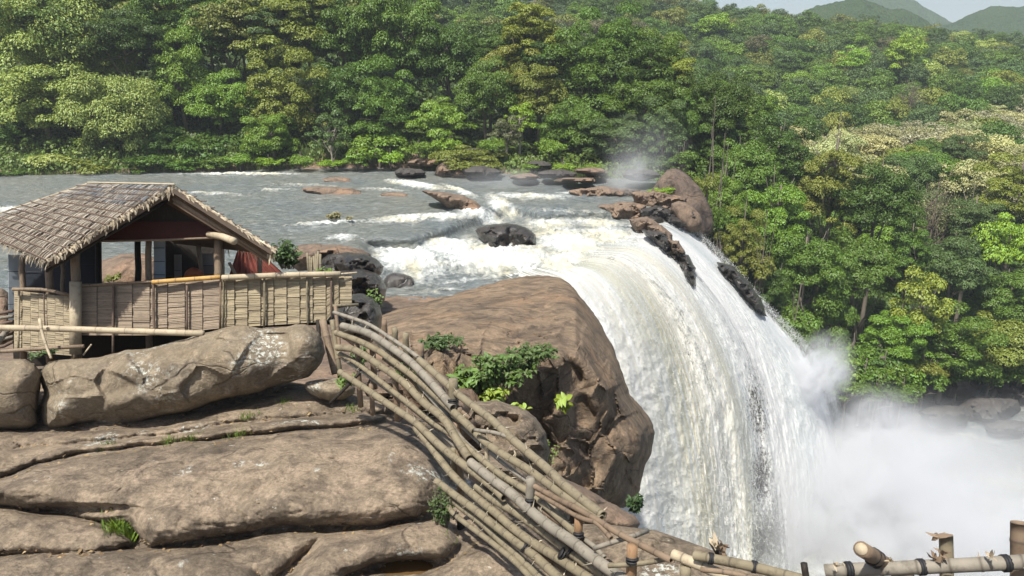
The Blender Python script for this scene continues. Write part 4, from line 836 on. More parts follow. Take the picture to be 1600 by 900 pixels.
BUSH = [(375, 250, 90.5, 40, 18, 'fresh'), (420, 254, 90, 36, 14, 'lime'), (470, 252, 90, 40, 16, 'fresh'), (520, 256, 90, 40, 12, 'lime'), (560, 250, 90, 44, 20, 'fresh'), (610, 248, 90, 36, 22, 'lime'), (655, 235, 90, 40, 24, 'fresh'), (700, 228, 90, 40, 24, 'lime'), (30, 268, 88, 60, 12, 'deep'), (860, 232, 88, 44, 26, 'fresh'), (880, 262, 83, 30, 12, 'lime'), (830, 262, 84, 30, 12, 'fresh'), (1025, 300, 72, 22, 10, 'lime'), (1000, 255, 82, 30, 20, 'blue'), (770, 228, 89, 40, 22, 'fresh'), (930, 262, 84, 34, 12, 'fresh'), (1440, 575, 82, 60, 30, 'olive'), (1380, 580, 80, 70, 30, 'mid'), (1330, 560, 80, 60, 40, 'mid'), (1325, 606, 78, 60, 26, 'mid'), (1370, 612, 78, 60, 24, 'deep'), (1410, 614, 79, 54, 24, 'mid'),
 (1300, 575, 79, 70, 46, 'fresh'), (1350, 592, 79, 70, 36, 'mid'), (1400, 592, 81, 70, 34, 'fresh'), (1445, 592, 82, 60, 30, 'mid'), (1495, 580, 84, 60, 30, 'deep'), (1545, 588, 84, 60, 28, 'deep'), (1590, 584, 85, 60, 30, 'mid'), (1265, 560, 78, 60, 50, 'mid'), (1240, 530, 76, 50, 46, 'deep'), (1370, 560, 82, 70, 40, 'deep'), (1420, 566, 83, 60, 36, 'mid'), (1475, 562, 85, 60, 30, 'mid'), (1530, 566, 86, 60, 30, 'mid'), (20, 255, 91, 80, 30, 'mid'), (90, 256, 90, 80, 30, 'pale'), (160, 258, 90, 80, 26, 'olive'), (230, 256, 90, 80, 26, 'deep'), (290, 258, 90, 60, 22, 'mid'), (340, 256, 90, 50, 20, 'mid'), (1190, 420, 78, 40, 40, 'olive'), (1040, 298, 68, 26, 9, 'lime'), (1108, 290, 74, 34, 34, 'olive'), (1122, 345, 72, 30, 40, 'mid'), (1068, 250, 78, 40, 26, 'mid')]
for (x, y, D, w, h, cn) in BUSH:
    c = pt(x, y, D); rx = w/2*D/F*1.1
    tree(c, rx, 'shrub%d' % random.randrange(3), jit(GREENS[cn], .1), '%s low bush at the water side of the wood' % WORDS[cn] if x < 1100 else '%s low bush at the foot of the gorge wood' % WORDS[cn], 'low bushes along the bank' if x < 1100 else 'low bushes in the gorge', name='bush', cat='bush', zs=h/w/.6)
# ================================================================== HUT
def cane_mat(name, c1, c2, dark=(.05, .035, .025), grain=(1, 1, 1), rough=.7, nodec=(.05, .04, .03)):
    t = NT(name); co = t.coord(); rnd = t.n('ShaderNodeNewGeometry').outputs['Random Per Island']
    n = t.noise(t.map(co, grain), 6, 5, .7); n2 = t.noise(co, 2.3, 3)
    c = t.mix(t.mr(rnd, 0, 1), c1, c2); c = t.mix(t.mr(n, .52, .72, 0, .8), c, dark); c = t.mix(t.mr(n2, .45, .65, 0, .35), c, tuple(x*.6 for x in c1))
    c = t.mix(t.attr('node'), c, nodec)
    return t.surf(t.bsdf(c, rough, t.bump(n, .4, .01), .3))
M['weave'] = cane_mat('woven_bamboo', (.30, .235, .17), (.20, .155, .11), grain=(1.2, 1.2, 9))
M['weave_yellow'] = cane_mat('yellow_woven_bamboo', (.33, .275, .175), (.21, .17, .11), grain=(1.2, 1.2, 9))
M['weave_pale'] = cane_mat('pale_woven_bamboo', (.34, .285, .19), (.25, .205, .135), grain=(1.2, 1.2, 9))
M['bamboo'] = cane_mat('weathered_bamboo', (.26, .225, .145), (.15, .125, .085), dark=(.075, .06, .042), grain=(2, 2, 2))
M['bamboo_grey'] = cane_mat('grey_bamboo', (.27, .245, .20), (.19, .17, .135), dark=(.09, .078, .06), grain=(2, 2, 2))
M['bamboo_pale'] = cane_mat('pale_bamboo', (.45, .38, .27), (.38, .32, .22), dark=(.22, .16, .10), grain=(2, 2, 2))
M['bamboo_gold'] = cane_mat('golden_bamboo', (.52, .32, .10), (.46, .28, .10), dark=(.25, .14, .05), grain=(2, 2, 2))
M['bamboo_brown'] = cane_mat('brown_bamboo', (.17, .12, .08), (.21, .155, .105), dark=(.10, .07, .05), grain=(2, 2, 2))
M['post'] = cane_mat('post_wood', (.25, .19, .13), (.20, .15, .105), grain=(7, 7, 1.2))
M['stake'] = cane_mat('orange_stake_wood', (.27, .165, .085), (.22, .135, .075), grain=(7, 7, 1.2))
M['darkwood'] = cane_mat('dark_wood', (.014, .011, .009), (.022, .018, .014), grain=(7, 7, 1.2))  # colour darkened to deepen the shade inside the hut
M['thatch'] = cane_mat('pale_thatch', (.47, .42, .34), (.16, .135, .105), dark=(.10, .07, .045), grain=(3, 3, 3))
M['thatch_dark'] = cane_mat('dark_thatch', (.07, .05, .035), (.09, .065, .045))
M['batten'] = cane_mat('batten_wood', (.16, .11, .08), (.12, .085, .065))
M['fringe'] = cane_mat('dry_leaf_fringe', (.55, .47, .34), (.32, .26, .18), dark=(.25, .18, .10), grain=(3, 3, 3))
M['thorn'] = cane_mat('pale_thorn', (.50, .45, .34), (.40, .34, .25))
M['bluethatch'] = cane_mat('bluish_plastic', (.05, .058, .07), (.25, .265, .27), dark=(.03, .03, .04))
def plain(name, c, rough=.7, nz=.3, sc_=3.):
    t = NT(name); n = t.noise(t.coord(), sc_, 5, .6); return t.surf(t.bsdf(t.mix(t.mr(n, .35, .7, 0, nz), c, tuple(x*.4 for x in c)), rough, t.bump(n, .4, .02)))
M['red_tarp'] = plain('dark_red_tarp', (.055, .014, .009), .7); M['blue_sheet'] = plain('pale_blue_sheet', (.36, .41, .44), .6); M['navy'] = plain('dark_blue_sheet', (.014, .018, .026), .7)
M['red_tin'] = plain('red_corrugated_tin', (.20, .055, .038), .6, .7, 5.); M['cloth_red'] = plain('red_brown_cloth', (.28, .085, .04), .9); M['black'] = plain('black_cord', (.02, .02, .022), .6); M['sack'] = plain('grey_sack', (.22, .20, .18), .9)
HUT = empty('hut', pt(250, 540, 14.6).tolist(), 'weathered bamboo hut with thatched gable roof and woven low wall on the rock', 'hut')
def part(name, mb, mat=None, parent=None, smooth=False, rt=HUT):
    me = mb.mesh(name, mat, smooth) if isinstance(mb, MB) else mb
    o = link(name, me, parent or rt)
    o.matrix_parent_inverse = Matrix.Translation(rt.location).inverted()
    if parent is not None: o.matrix_parent_inverse = Matrix.Identity(4)
    return o
R0, E0, R1, G0 = pt(272, 294, 13.5), pt(76, 410, 13.0), pt(140, 291, 15.7), pt(428, 392, 13.9)
dv = R1-R0; E1 = pt(-52, 356, 15.2); G1 = G0+dv
roof_u = MB(); 
def slope(A0, A1, B0, B1): return lambda s, t: (np.asarray(A0)*(1-s)+np.asarray(A1)*s)*(1-t)+(np.asarray(B0)*(1-s)+np.asarray(B1)*s)*t
SLP = [slope(R0, R1, E0, E1), slope(R0, R1, G0, G1)]
nrm = []
for S in SLP:
    n_ = np.cross(S(1, 0)-S(0, 0), S(0, 1)-S(0, 0)); n_ /= np.linalg.norm(n_); n_ *= np.sign(n_[2]); nrm.append(n_)
    
    for i_ in range(10):
        for j_ in range(10):
            q = [S(a_/10, b_/10) for a_, b_ in ((i_, j_), (i_+1, j_), (i_+1, j_+1), (i_, j_+1))]; roof_u.add(q+[p-n_*.09 for p in q], [(0, 1, 2, 3), (7, 6, 5, 4), (0, 3, 7, 4), (1, 5, 6, 2), (3, 2, 6, 7), (0, 4, 5, 1)])
roof = part('roof', roof_u, M['thatch_dark'])
r = np.random.default_rng(11)
def strip(mb, a, b, w, n_, bend=0., taper=.6):
    a = np.asarray(a); b = np.asarray(b); d = b-a; s_ = np.cross(d, n_); s_ /= np.linalg.norm(s_)+1e-9; m = (a+b)/2+n_*bend
    mb.add([a-s_*w/2, a+s_*w/2, m+s_*w/2, m-s_*w/2, b+s_*w*taper/2, b-s_*w*taper/2], [(0, 1, 2, 3), (3, 2, 4, 5)])
for si, S in enumerate(SLP):
    n_ = nrm[si]; rows = 13 if si == 0 else 11; th = MB(); bl = MB(); bt = []
    L = np.linalg.norm(S(0, 0)-S(1, 0)); cnt = int(L/.036)
    for i in range(rows):
        t0, t1 = i/rows, (i+1)/rows
        for j in range(cnt):
            s0 = (j+r.random()*.9)/cnt; ds = r.normal(.02, .012); lift = .03+r.random()*.03
            a = S(min(s0+ds, 1), max(t0-.01, 0))+n_*(lift+.02); b = S(s0, min(t1+.012+r.random()*.012, 1.03))+n_*lift
            strip(bl if (si == 0 and t0 < .24 and r.random() < .55 and s0 < .93) else th, a, b, r.uniform(.012, .042), n_, .012, .7)
        bm_ = MB(); ws = [S(s, t1)+n_*(.085+.012*math.sin(s*9+i)) for s in np.linspace(-.01, 1.01, 12)]; ws = [w+r.normal(0, .006, 3) for w in ws]; bm_.tube(ws, .011, 5); bt.append(bm_)
    part('thatch', th, M['thatch'], roof)
    if si == 0: part('plastic_patch', bl, M['bluethatch'], roof)
    for b_ in bt: part('batten', b_, M['batten'], roof)
gd = (R0-R1); gd = gd/np.linalg.norm(gd)
for si, S in enumerate(SLP):
    fr = MB(); n_ = nrm[si]; dn = S(0, 1)-S(0, 0); dn /= np.linalg.norm(dn)
    for j in range(250):
        t_ = r.random(); l = r.uniform(.04, .13)*(1.4 if t_ < .06 else 1); a = S(.0+r.random()*.02, t_)+n_*r.uniform(.0, .06)
        b = a+gd*l*r.uniform(.15, .7)+np.array([0, 0, -1])*l*r.uniform(.4, 1.1)+dn*l*r.uniform(.0, .7)+r.normal(0, .012, 3)
        strip(fr, a, b, r.uniform(.02, .045), np.array([gd[0], gd[1], .3]), .01, .3)
    if si == 0:
        for j in range(240):
            s_ = r.random(); l = r.uniform(.05, .16); a = S(s_, 1.)+n_*r.uniform(-.03, .05); b = a+dn*l*.6+np.array([0, 0, -1])*l*.8+r.normal(0, .015, 3); strip(fr, a, b, r.uniform(.02, .045), n_, .01, .3)
    else:
        for j in range(60):
            s_ = r.random()**2*.6; l = r.uniform(.05, .3); a = S(s_, .98)+n_*-.02; b = a+np.array([0, 0, -1])*l+r.normal(0, .03, 3); strip(fr, a, b, .025, n_, .01, .3)
    part('fringe', fr, M['fringe'], roof)
rp = MB(); rp.tube([S_ for S_ in (R0+gd*.05+[0, 0, .07], (R0+R1)/2+[0, 0, .075], R1-gd*.05+[0, 0, .08])], .02, 6); part('ridge_pole', rp, M['bamboo_pale'], roof)
ep = MB(); ep.tube([SLP[0](1., t_)+nrm[0]*.07 for t_ in np.linspace(0, 1, 6)], .018, 6); part('edge_pole', ep, M['bamboo_pale'], roof)
for off, rr, m in ((.10, .03, 'bamboo_brown'), (.17, .035, 'post'), (.24, .03, 'bamboo_brown')):
    mb = MB(); mb.tube([SLP[1](.03, t_)-[0, 0, off]-gd*.05 for t_ in (.02, .5, 1.0)], rr, 7); part('rafter', mb, M[m], roof, True)
for off in (.12, .2):
    mb = MB(); mb.tube([SLP[0](.05, t_)-[0, 0, off] for t_ in (.02, .5, 1.0)], .03, 7); part('rafter', mb, M['darkwood'], roof, True)
# gable cloth: black above, dark red below
def sheet(corners, thick=.02):
    a, b, c, d = [np.asarray(p) for p in corners]; n_ = np.cross(b-a, d-a); n_ /= np.linalg.norm(n_)
    mb = MB(); q = [a, b, c, d]; mb.add(q+[p+n_*thick for p in q], [(0, 1, 2, 3), (7, 6, 5, 4), (0, 3, 7, 4), (1, 5, 6, 2), (3, 2, 6, 7), (0, 4, 5, 1)]); return mb
part('gable_board', sheet([pt(140, 376, 14.1), pt(356, 372, 14.2), pt(340, 346, 14.2), pt(184, 346, 14.1)]), M['red_tarp'])
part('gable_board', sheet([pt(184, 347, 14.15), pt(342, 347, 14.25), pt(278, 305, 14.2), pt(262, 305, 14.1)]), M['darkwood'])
mb = MB(); mb.tube([pt(150, 377, 14.), pt(250, 375, 14.), pt(350, 371, 14.)], .022, 6); part('beam', mb, M['post'], None, True)
mb = MB(); mb.tube([pt(326, 366, 14.), pt(348, 370, 13.75), pt(366, 377, 13.5)], [.06, .065, .068], 12); part('beam', mb, M['bamboo_pale'], None, True)
for (x, yt, D, rr, m) in ((118, 392, 13.95, .088, 'post'), (35, 402, 14.6, .06, 'post'), (77, 408, 14.35, .075, 'post'), (98, 404, 15.1, .045, 'post'), (153, 374, 15.2, .06, 'darkwood'), (215, 371, 15.4, .065, 'darkwood'), (232, 371, 14.6, .062, 'post'), (341, 371, 14.35, .085, 'post'), (405, 388, 14.6, .05, 'bamboo_brown'), (560, 0, 0, 0, '')):
    if not D: continue
    a = pt(x, yt, D); b = pt(x+1.5, 566, D+.15); zz = np.linspace(0, 1, 9); P = a+(b-a)*zz[:, None]+r.normal(0, .006, (9, 3)); mb = MB(); mb.tube(P, rr*np.linspace(.92, 1.08, 9), 10, wob=.04); part('post', mb, M[m], None, True)
# inner and side sheets
def wall(x0, x1, y0, y1, D0, D1, mat, nm='wall_sheet', seams=0):
    a = pt(x0, y0, D0); b = pt(x1, y0, D1); zb = pt((x0+x1)/2, y1, (D0+D1)/2)[2]; c = pt(x1+1, y1, D1+.15); d = pt(x0+1, y1, D0+.15)
    o = part(nm, sheet([a, b, c, d]), M[mat])
    for k in range(seams):
        f = (k+1)/(seams+1); mb = MB(); mb.tube([a*(1-f)+d*f-[0, .03, 0], b*(1-f)+c*f-[0, .03, 0]], .006, 5); part('seam', mb, M['black'], o)
    return o
wall(13, 37, 398, 500, 14.7, 14.9, 'blue_sheet', seams=3); wall(37, 112, 398, 500, 16.2, 16.2, 'navy', seams=3); wall(122, 158, 368, 500, 15.6, 15.6, 'navy', seams=2)
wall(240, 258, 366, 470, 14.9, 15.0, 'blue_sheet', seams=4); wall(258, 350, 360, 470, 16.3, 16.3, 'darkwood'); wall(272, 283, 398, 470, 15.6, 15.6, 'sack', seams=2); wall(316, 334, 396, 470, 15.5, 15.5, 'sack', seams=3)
a = pt(310, 384, 15.3); mb = MB(); mb.tube([a, [a[0], a[1], -5.9]], .05, 8); part('post', mb, M['post'], None, True)
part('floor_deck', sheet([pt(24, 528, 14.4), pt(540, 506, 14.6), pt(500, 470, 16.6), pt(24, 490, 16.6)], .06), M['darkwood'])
wall(20, 350, 505, 572, 15.0, 15.0, 'darkwood', 'under_shade_sheet')  # dark sheet added to stand for the shade below the floor
# leaning corrugated sheet
gu, gv = np.meshgrid(np.linspace(0, 1, 60), np.linspace(0, 1, 8), indexing='ij'); A_, B_, C_, D_ = pt(352, 448, 15.), pt(374, 382, 15.1), pt(398, 386, 15.5), pt(470, 450, 15.6)
P = (A_*(1-gu[..., None])+D_*gu[..., None])*(1-gv[..., None])+(B_*(1-gu[..., None])+C_*gu[..., None])*gv[..., None]; P[..., 1] += .03*np.sin(gu*55)
part('corrugated_sheet', mesh_np('corrugated_sheet', P, grid_faces(60, 8), M['red_tin']))
mb = MB(); mb.bar(pt(358, 410, 14.6), pt(374, 440, 14.6), .06, .02); part('brace', mb, M['post'])
# woven low wall
def woven(x0, x1, top, bot, D, mat, block, rows, amp, nm='woven_panel'):
    mb = MB(); nb = max(2, int((x1-x0)/block))
    for i in range(rows):
        for j in range(nb):
            jit_ = r.random(); xa = x0+(x1-x0)*(j+(.5 if (i//3) % 2 else 0)*.0)/nb; xb = x0+(x1-x0)*(j+1)/nb-.4
            fa, fb = i/rows, (i+1)/rows; g = .06*(r.random()-.3)/rows*6
            Dm = D((xa+xb)/2)+(amp if (i//4+j) % 2 else -amp)*.7+r.uniform(-.006, .006)
            q = [(xa, fa), (xb, fa), (xb, fb-.004*r.random()), (xa, fb-.004*r.random())]; tilt = r.normal(0, .0015, 2)
            v = [pt(x, top(x)+(bot(x)-top(x))*(f+tilt[int(k > 0)]), Dm+(.006 if k in (0, 1) else 0)) for k, (x, f) in enumerate(q)]; w_ = [p+np.array([0, .012, 0]) for p in v]
            mb.add(v+w_, [(0, 1, 2, 3), (7, 6, 5, 4), (0, 4, 5, 1), (1, 5, 6, 2), (2, 6, 7, 3), (3, 7, 4, 0)])
    o = part(nm, mb, M[mat]); bk = [pt(x, f(x), D(x)+.05) for x, f in ((x0, top), (x1, top), (x1, bot), (x0, bot))]
    part('backing', sheet(bk, .01), M['batten'], o); return o
Df = lambda x: float(np.interp(x, [0, 118, 345, 560], [14.2, 13.95, 14.15, 14.5]))
I = lambda *p: (lambda x: float(np.interp(x, p[::2], p[1::2])))
w1 = woven(22, 112, I(22, 454, 112, 464), I(22, 548, 112, 556), Df, 'weave_pale', 12, 28, .006)
w2 = woven(124, 344, I(124, 444, 344, 437), I(124, 524, 240, 524, 344, 513), Df, 'weave', 26, 32, .004)
w3 = woven(346, 550, I(346, 434, 550, 432), I(346, 513, 520, 502, 522, 478, 550, 478), Df, 'weave_yellow', 19, 30, .006)
def rod(pts, rad, mat, nm, parent=None, n=8, nodes=.35, smooth=True, rt=HUT, hollow=False, part_=True):
    P = np.array([pt(*p) for p in pts]) if len(pts) > 1 else None
    return part(nm, bamboo(P, rad, nodes, n, hollow), M[mat], parent, smooth, rt)
def bamboo(P, rad, gap=.3, n=10, hollow=False, seed=None, taper=0.):
    L = np.linalg.norm(np.diff(P, axis=0), axis=1).sum(); ts = [0]; x = gap*r.uniform(.3, .9); nd = [0.]
    prev = 0
    while x < L-.03:
        ts += [(prev+x)/2, x-.012, x, x+.012]; nd += [0, .15, .75, .15]; prev = x; x += gap*r.uniform(.85, 1.15)
    ts.append(L); nd.append(0.); ts = np.array(ts); C = crom(P, 400); s = np.linspace(0, L, 400); Q = np.stack([np.interp(ts, s, C[:, k]) for k in range(3)], 1)
    rr = rad*(1+.07*np.array(nd)/.75)*(1-taper*ts/L); mb = MB(); mb.tube(Q, rr, n, hollow=hollow, node=np.array(nd)); mb.nodes = Q[np.array(nd) > .5]; return mb
for (x, y0, y1, rr, m) in ((30, 452, 550, .022, 'bamboo_pale'), (69, 456, 512, .012, 'batten'), (112, 460, 552, .02, 'batten'), (124, 444, 524, .02, 'post'), (177, 447, 558, .022, 'batten'), (240, 440, 524, .024, 'batten'), (292, 446, 520, .022, 'batten'), (345, 432, 514, .022, 'bamboo_brown'), (349, 432, 514, .014, 'bamboo'), (413, 434, 512, .022, 'bamboo'), (480, 433, 512, .02, 'bamboo'), (518, 434, 504, .02, 'batten')):
    rod([(x, y0, Df(x)-.06), (x+r.uniform(-1, 1), (y0+y1)/2, Df(x)-.065), (x+r.uniform(-2, 2), y1, Df(x)-.06)], rr, m, 'batten', nodes=.4)
rod([(120, 447, 13.9), (180, 443, 13.95), (240, 440, 14.0)], .022, 'post', 'handrail'); rod([(238, 441, 13.95), (290, 437, 14.), (344, 433, 14.05)], .044, 'bamboo_gold', 'handrail', nodes=.32)
rod([(347, 434, 14.05), (440, 430, 14.2), (532, 428, 14.35)], .056, 'bamboo_pale', 'handrail', nodes=.42, n=12); rod([(500, 431, 14.3), (558, 426, 14.4)], .02, 'bamboo_pale', 'handrail'); rod([(20, 452, 14.0), (70, 453, 13.95), (112, 462, 13.9)], .035, 'post', 'handrail')
for x in (118,):
    a = pt(x, 440, 13.78); mb = MB(); mb.tube([a, pt(x, 553, 13.85)], .1, 12); part('post', mb, M['bamboo_pale'], None, True)
for (xa, ya, xb, yb, rr, m) in ((504, 500, 524, 584, .07, 'post'), (519, 500, 532, 590, .05, 'bamboo'), (497, 500, 500, 560, .04, 'darkwood'), (524, 478, 532, 560, .035, 'bamboo_brown')):
    rod([(xa, ya, 14.), ((xa+xb)/2, (ya+yb)/2, 13.9), (xb, yb, 13.8)], rr, m, 'support', nodes=.5)
rod([(520, 478, 14.2), (560, 476, 14.4)], .03, 'bamboo', 'support')
# things that are loose
def loose(name, pts, rad, mat, label, cat, gap=.3, n=10, hollow=False, thorns=0, taper=0.):
    P = np.array([pt(*p) for p in pts]); mb = bamboo(P, rad, gap, n, hollow, taper=taper); me = mb.mesh(name, M[mat], True); c = P.mean(0); me.transform(Matrix.Translation(-Vector(c.tolist()))); o = link(name, me); o.location = c.tolist(); return tag(o, label, cat)
loose('bamboo_pole', [(-60, 511, 13.1), (100, 514, 13.2), (220, 518, 13.2), (318, 521, 13.1)], .055, 'bamboo_pale', 'long pale bamboo pole lying level across the front of the woven hut wall', 'pole', .55, 12)
loose('wooden_stick', [(-40, 552, 13.2), (60, 545, 13.3), (131, 541, 13.35)], .035, 'post', 'short grey pole low down in front of the hut post', 'stick', .5)
loose('forked_stick', [(62, 498, 13.0), (66, 520, 12.95), (74, 545, 12.9), (80, 560, 12.85)], .03, 'bamboo_pale', 'crooked pale stick propping up the long bamboo pole', 'stick', .3, 7, taper=.3)
loose('wooden_stick', [(130, 555, 13.6), (143, 538, 13.7)], .015, 'bamboo_pale', 'tiny pale stick in the dark gap under the woven wall', 'stick', .3, 6)
loose('wooden_stick', [(-10, 545, 13.3), (8, 520, 13.4), (16, 512, 13.5)], .05, 'bamboo_grey', 'grey slanted prop under the pole at the left frame edge', 'stick', .5)
for k in range(7): tag(loose('dry_branch', [(-30, 492+k*8, 14.3), (0, 490+k*8+r.normal(0, 2), 14.2), (20, 486+k*8, 14.2)], .035, 'bamboo_grey' if k % 2 else 'batten', 'grey branch in the stacked pile left of the woven wall', 'branch', .4, 6), group='stacked branches left of the hut')
def cloth():
    o = rock([(288, 428), (292, 420), (300, 417), (310, 420), (318, 426), (318, 438), (300, 442), (288, 438)], 15.1, .2, 10, M['cloth_red'], s=2, amp=.05, seed=3, freq=4, label='crumpled red-brown cloth bundle in the dark inside of the hut', name='cloth_bundle', cat='bundle'); return o
cloth()
sb = empty('stake_bundle', pt(488, 430, 18).tolist(), 'small cluster of pale upright stakes beside the leafy bush', 'stakes')
for k in range(7): rod([(480+k*3.4, 396+r.uniform(-4, 8), 18), (482+k*3+r.uniform(-2, 2), 432, 17.8)], .03, 'bamboo', 'stake', rt=sb, nodes=.5)

# ================================================================== BAMBOO FENCE
FEN = empty('bamboo_fence', pt(720, 760, 9).tolist(), 'long fence of thorny bamboo rails running down from the hut over the rocks', 'fence')
Db = lambda x: float(np.interp(x, [520, 700, 900, 1050, 1300], [12.3, 9.8, 7.3, 6.1, 4.6]))
def thorns(nodes, rad, parent, rt, k=(1, 3), l=(.04, .10)):
    mb = MB()
    for p in nodes:
        for _ in range(r.integers(*k, endpoint=True)):
            d = r.normal(size=3); d[2] += .5; d[1] -= .4; d /= np.linalg.norm(d); L = r.uniform(*l); a = p+d*rad*.7; b = a+d*L; w = np.cross(d, [0, 0, 1]); w /= np.linalg.norm(w)+1e-9; u = np.cross(w, d); q = .009
            mb.add([a+w*q, a-w*q*.5+u*q*.9, a-w*q*.5-u*q*.9, b+r.normal(0, .006, 3)], [(0, 1, 3), (1, 2, 3), (2, 0, 3)])
    if mb.n: tag(part('thorns', mb, M['thorn'], parent, False, rt), kind='stuff')
RAILS = [
 ([(522, 488), (574, 505), (610, 528), (631, 543), (656, 560)], .045, 0.25, 'bamboo_grey', 1), ([(655, 562), (695, 598), (722, 620), (767, 654), (801, 688), (854, 732), (880, 756), (905, 780), (942, 806)], .072, .15, 'bamboo', 0),
 ([(555, 505), (575, 520), (604, 545), (630, 562)], .05, .35, 'bamboo_grey', 0), ([(535, 509), (574, 520), (608, 541), (642, 567), (676, 601), (708, 637)], .082, 0, 'bamboo_grey', 1), ([(585, 530), (600, 545), (613, 560)], .045, .12, 'bamboo_pale', 1),
 ([(525, 520), (556, 530), (590, 548), (624, 571), (658, 598), (692, 628), (720, 655), (741, 674)], .072, .05, 'bamboo', 1), ([(527, 543), (556, 548), (593, 571), (631, 598), (661, 626), (692, 654), (715, 690), (733, 716)], .078, -.05, 'bamboo', 1),
 ([(529, 552), (556, 567), (586, 590), (616, 613), (650, 639), (680, 662), (714, 684), (744, 711), (782, 741), (825, 770), (860, 800), (905, 838)], .058, .1, 'bamboo', 0),
 ([(531, 581), (556, 598), (590, 620), (624, 643), (650, 662), (684, 692), (714, 718), (744, 741), (772, 764), (788, 778)], .074, -.12, 'bamboo', 1),
 ([(649, 668), (675, 702), (701, 734), (727, 760), (754, 784), (776, 801), (802, 824), (836, 850), (870, 872), (911, 899), (990, 950)], .07, -.1, 'bamboo', 0),
 ([(735, 722), (765, 747), (795, 769), (829, 797), (862, 824), (892, 846), (922, 867), (967, 899), (1040, 950)], .082, -.15, 'bamboo_grey', 0),
 ([(682, 752), (712, 775), (742, 797), (776, 824), (802, 844), (832, 867), (870, 899), (930, 950)], .070, -.2, 'bamboo', 0),
 ([(694, 769), (720, 794), (750, 816), (780, 844), (810, 869), (838, 899), (890, 950)], .062, -.1, 'bamboo', 0), ([(700, 790), (709, 803), (735, 822), (765, 846), (799, 876), (825, 899), (870, 950)], .048, -.25, 'bamboo', 0),
 ([(744, 760), (772, 782), (802, 801), (840, 827), (877, 854), (911, 876), (945, 899), (1010, 950)], .064, -.02, 'bamboo', 1), ([(709, 649), (725, 662), (740, 674)], .062, .1, 'bamboo_grey', 1),
 ([(728, 660), (752, 686), (780, 706), (817, 730), (855, 754), (892, 781), (926, 805), (940, 812)], .066, .12, 'bamboo', 0), ([(655, 600), (690, 640), (720, 685), (757, 721), (791, 749), (817, 769), (840, 790), (885, 831), (905, 845)], .055, .18, 'bamboo_grey', 0),
 ([(836, 760), (870, 779), (896, 792), (930, 812), (964, 831), (1005, 854), (1050, 876)], .042, 0, 'bamboo_brown', 0), ([(838, 771), (874, 792), (907, 809), (930, 820), (955, 841)], .034, -.05, 'bamboo_brown', 0), ([(600, 560), (640, 590), (668, 622), (700, 650)], .05, .3, 'bamboo', 0), ([(612, 552), (650, 578), (690, 612), (700, 640)], .04, .4, 'bamboo_grey', 0), ([(905, 838), (925, 850), (945, 872)], .035, .1, 'bamboo_grey', 0)]
RAILS += [([(x+dx, y+dy) for x, y in p_], r_, o_, m_, 1) for p_, dx, dy, r_, o_, m_ in (
    ([(560, 515), (620, 552), (680, 602), (735, 655)], 0, 0, .045, .28, 'bamboo_brown'), ([(535, 560), (600, 606), (670, 660), (730, 715)], 0, 0, .04, .22, 'bamboo_grey'),
    ([(600, 640), (660, 690), (720, 745), (790, 805), (850, 850)], 20, 0, .04, .2, 'bamboo_brown'), ([(700, 690), (760, 738), (820, 780), (880, 822)], 0, 12, .045, .26, 'bamboo_grey'),
    ([(760, 800), (820, 845), (880, 888), (960, 950)], 0, 0, .04, .1, 'bamboo_brown'), ([(640, 600), (700, 655), (770, 715), (840, 770)], 8, 0, .036, .3, 'bamboo_grey'), ([(850, 800), (900, 836), (960, 884), (1000, 920)], 0, 0, .035, .15, 'bamboo_brown'))]
for i, (pts, rad, off, mt, holl) in enumerate(RAILS):
    P = np.array([pt(x, y, Db(x)+off) for x, y in pts]); P[1:-1] += r.normal(0, .007, P[1:-1].shape); rad *= .70; mb = bamboo(P, rad, .30 if rad > .05 else .24, 12, bool(holl) or True); nds = mb.nodes
    o = part('rail', mb, M[mt], None, True, FEN)
    if rad > .04: thorns(nds, rad, o, FEN, (1, 3), (.05, .13))
for (x, y0, y1, off, rr, m) in ((557, 532, 635, .1, .045, 'bamboo_brown'), (582, 545, 600, .35, .05, 'bamboo_brown'), (618, 586, 650, .1, .045, 'bamboo_brown'), (657, 537, 585, .3, .05, 'bamboo_brown'), (708, 592, 640, .05, .062, 'bamboo'), (634, 520, 560, .5, .05, 'bamboo'), (616, 512, 540, .6, .05, 'bamboo'), (718, 636, 680, .2, .045, 'bamboo_brown'), (718, 700, 790, .2, .05, 'bamboo_brown'), (709, 700, 740, .1, .04, 'bamboo'), (761, 690, 718, .2, .032, 'bamboo_pale'), (761, 668, 690, .2, .012, 'bamboo_pale'), (805, 704, 716, .2, .012, 'bamboo_pale'), (829, 746, 796, -.05, .052, 'bamboo_grey'), (904, 811, 895, 0, .045, 'stake'), (988, 852, 960, -.15, .048, 'stake'), (720, 815, 850, .4, .055, 'darkwood'), (780, 860, 892, .3, .04, 'bamboo_brown'), (580, 600, 640, .3, .04, 'bamboo_brown'), (600, 500, 530, .7, .045, 'bamboo_brown')):
    a = pt(x, y0, Db(x)+off); b = pt(x, y1, Db(x)+off); b = np.array([a[0], a[1], b[2]-.15]); mb = MB(); zz = np.linspace(0, 1, 6)[:, None]; mb.tube(a+(b-a)*zz+r.normal(0, .004, (6, 3)), rr*np.linspace(.95, 1.05, 6), 10); part('post', mb, M[m], None, True, FEN)
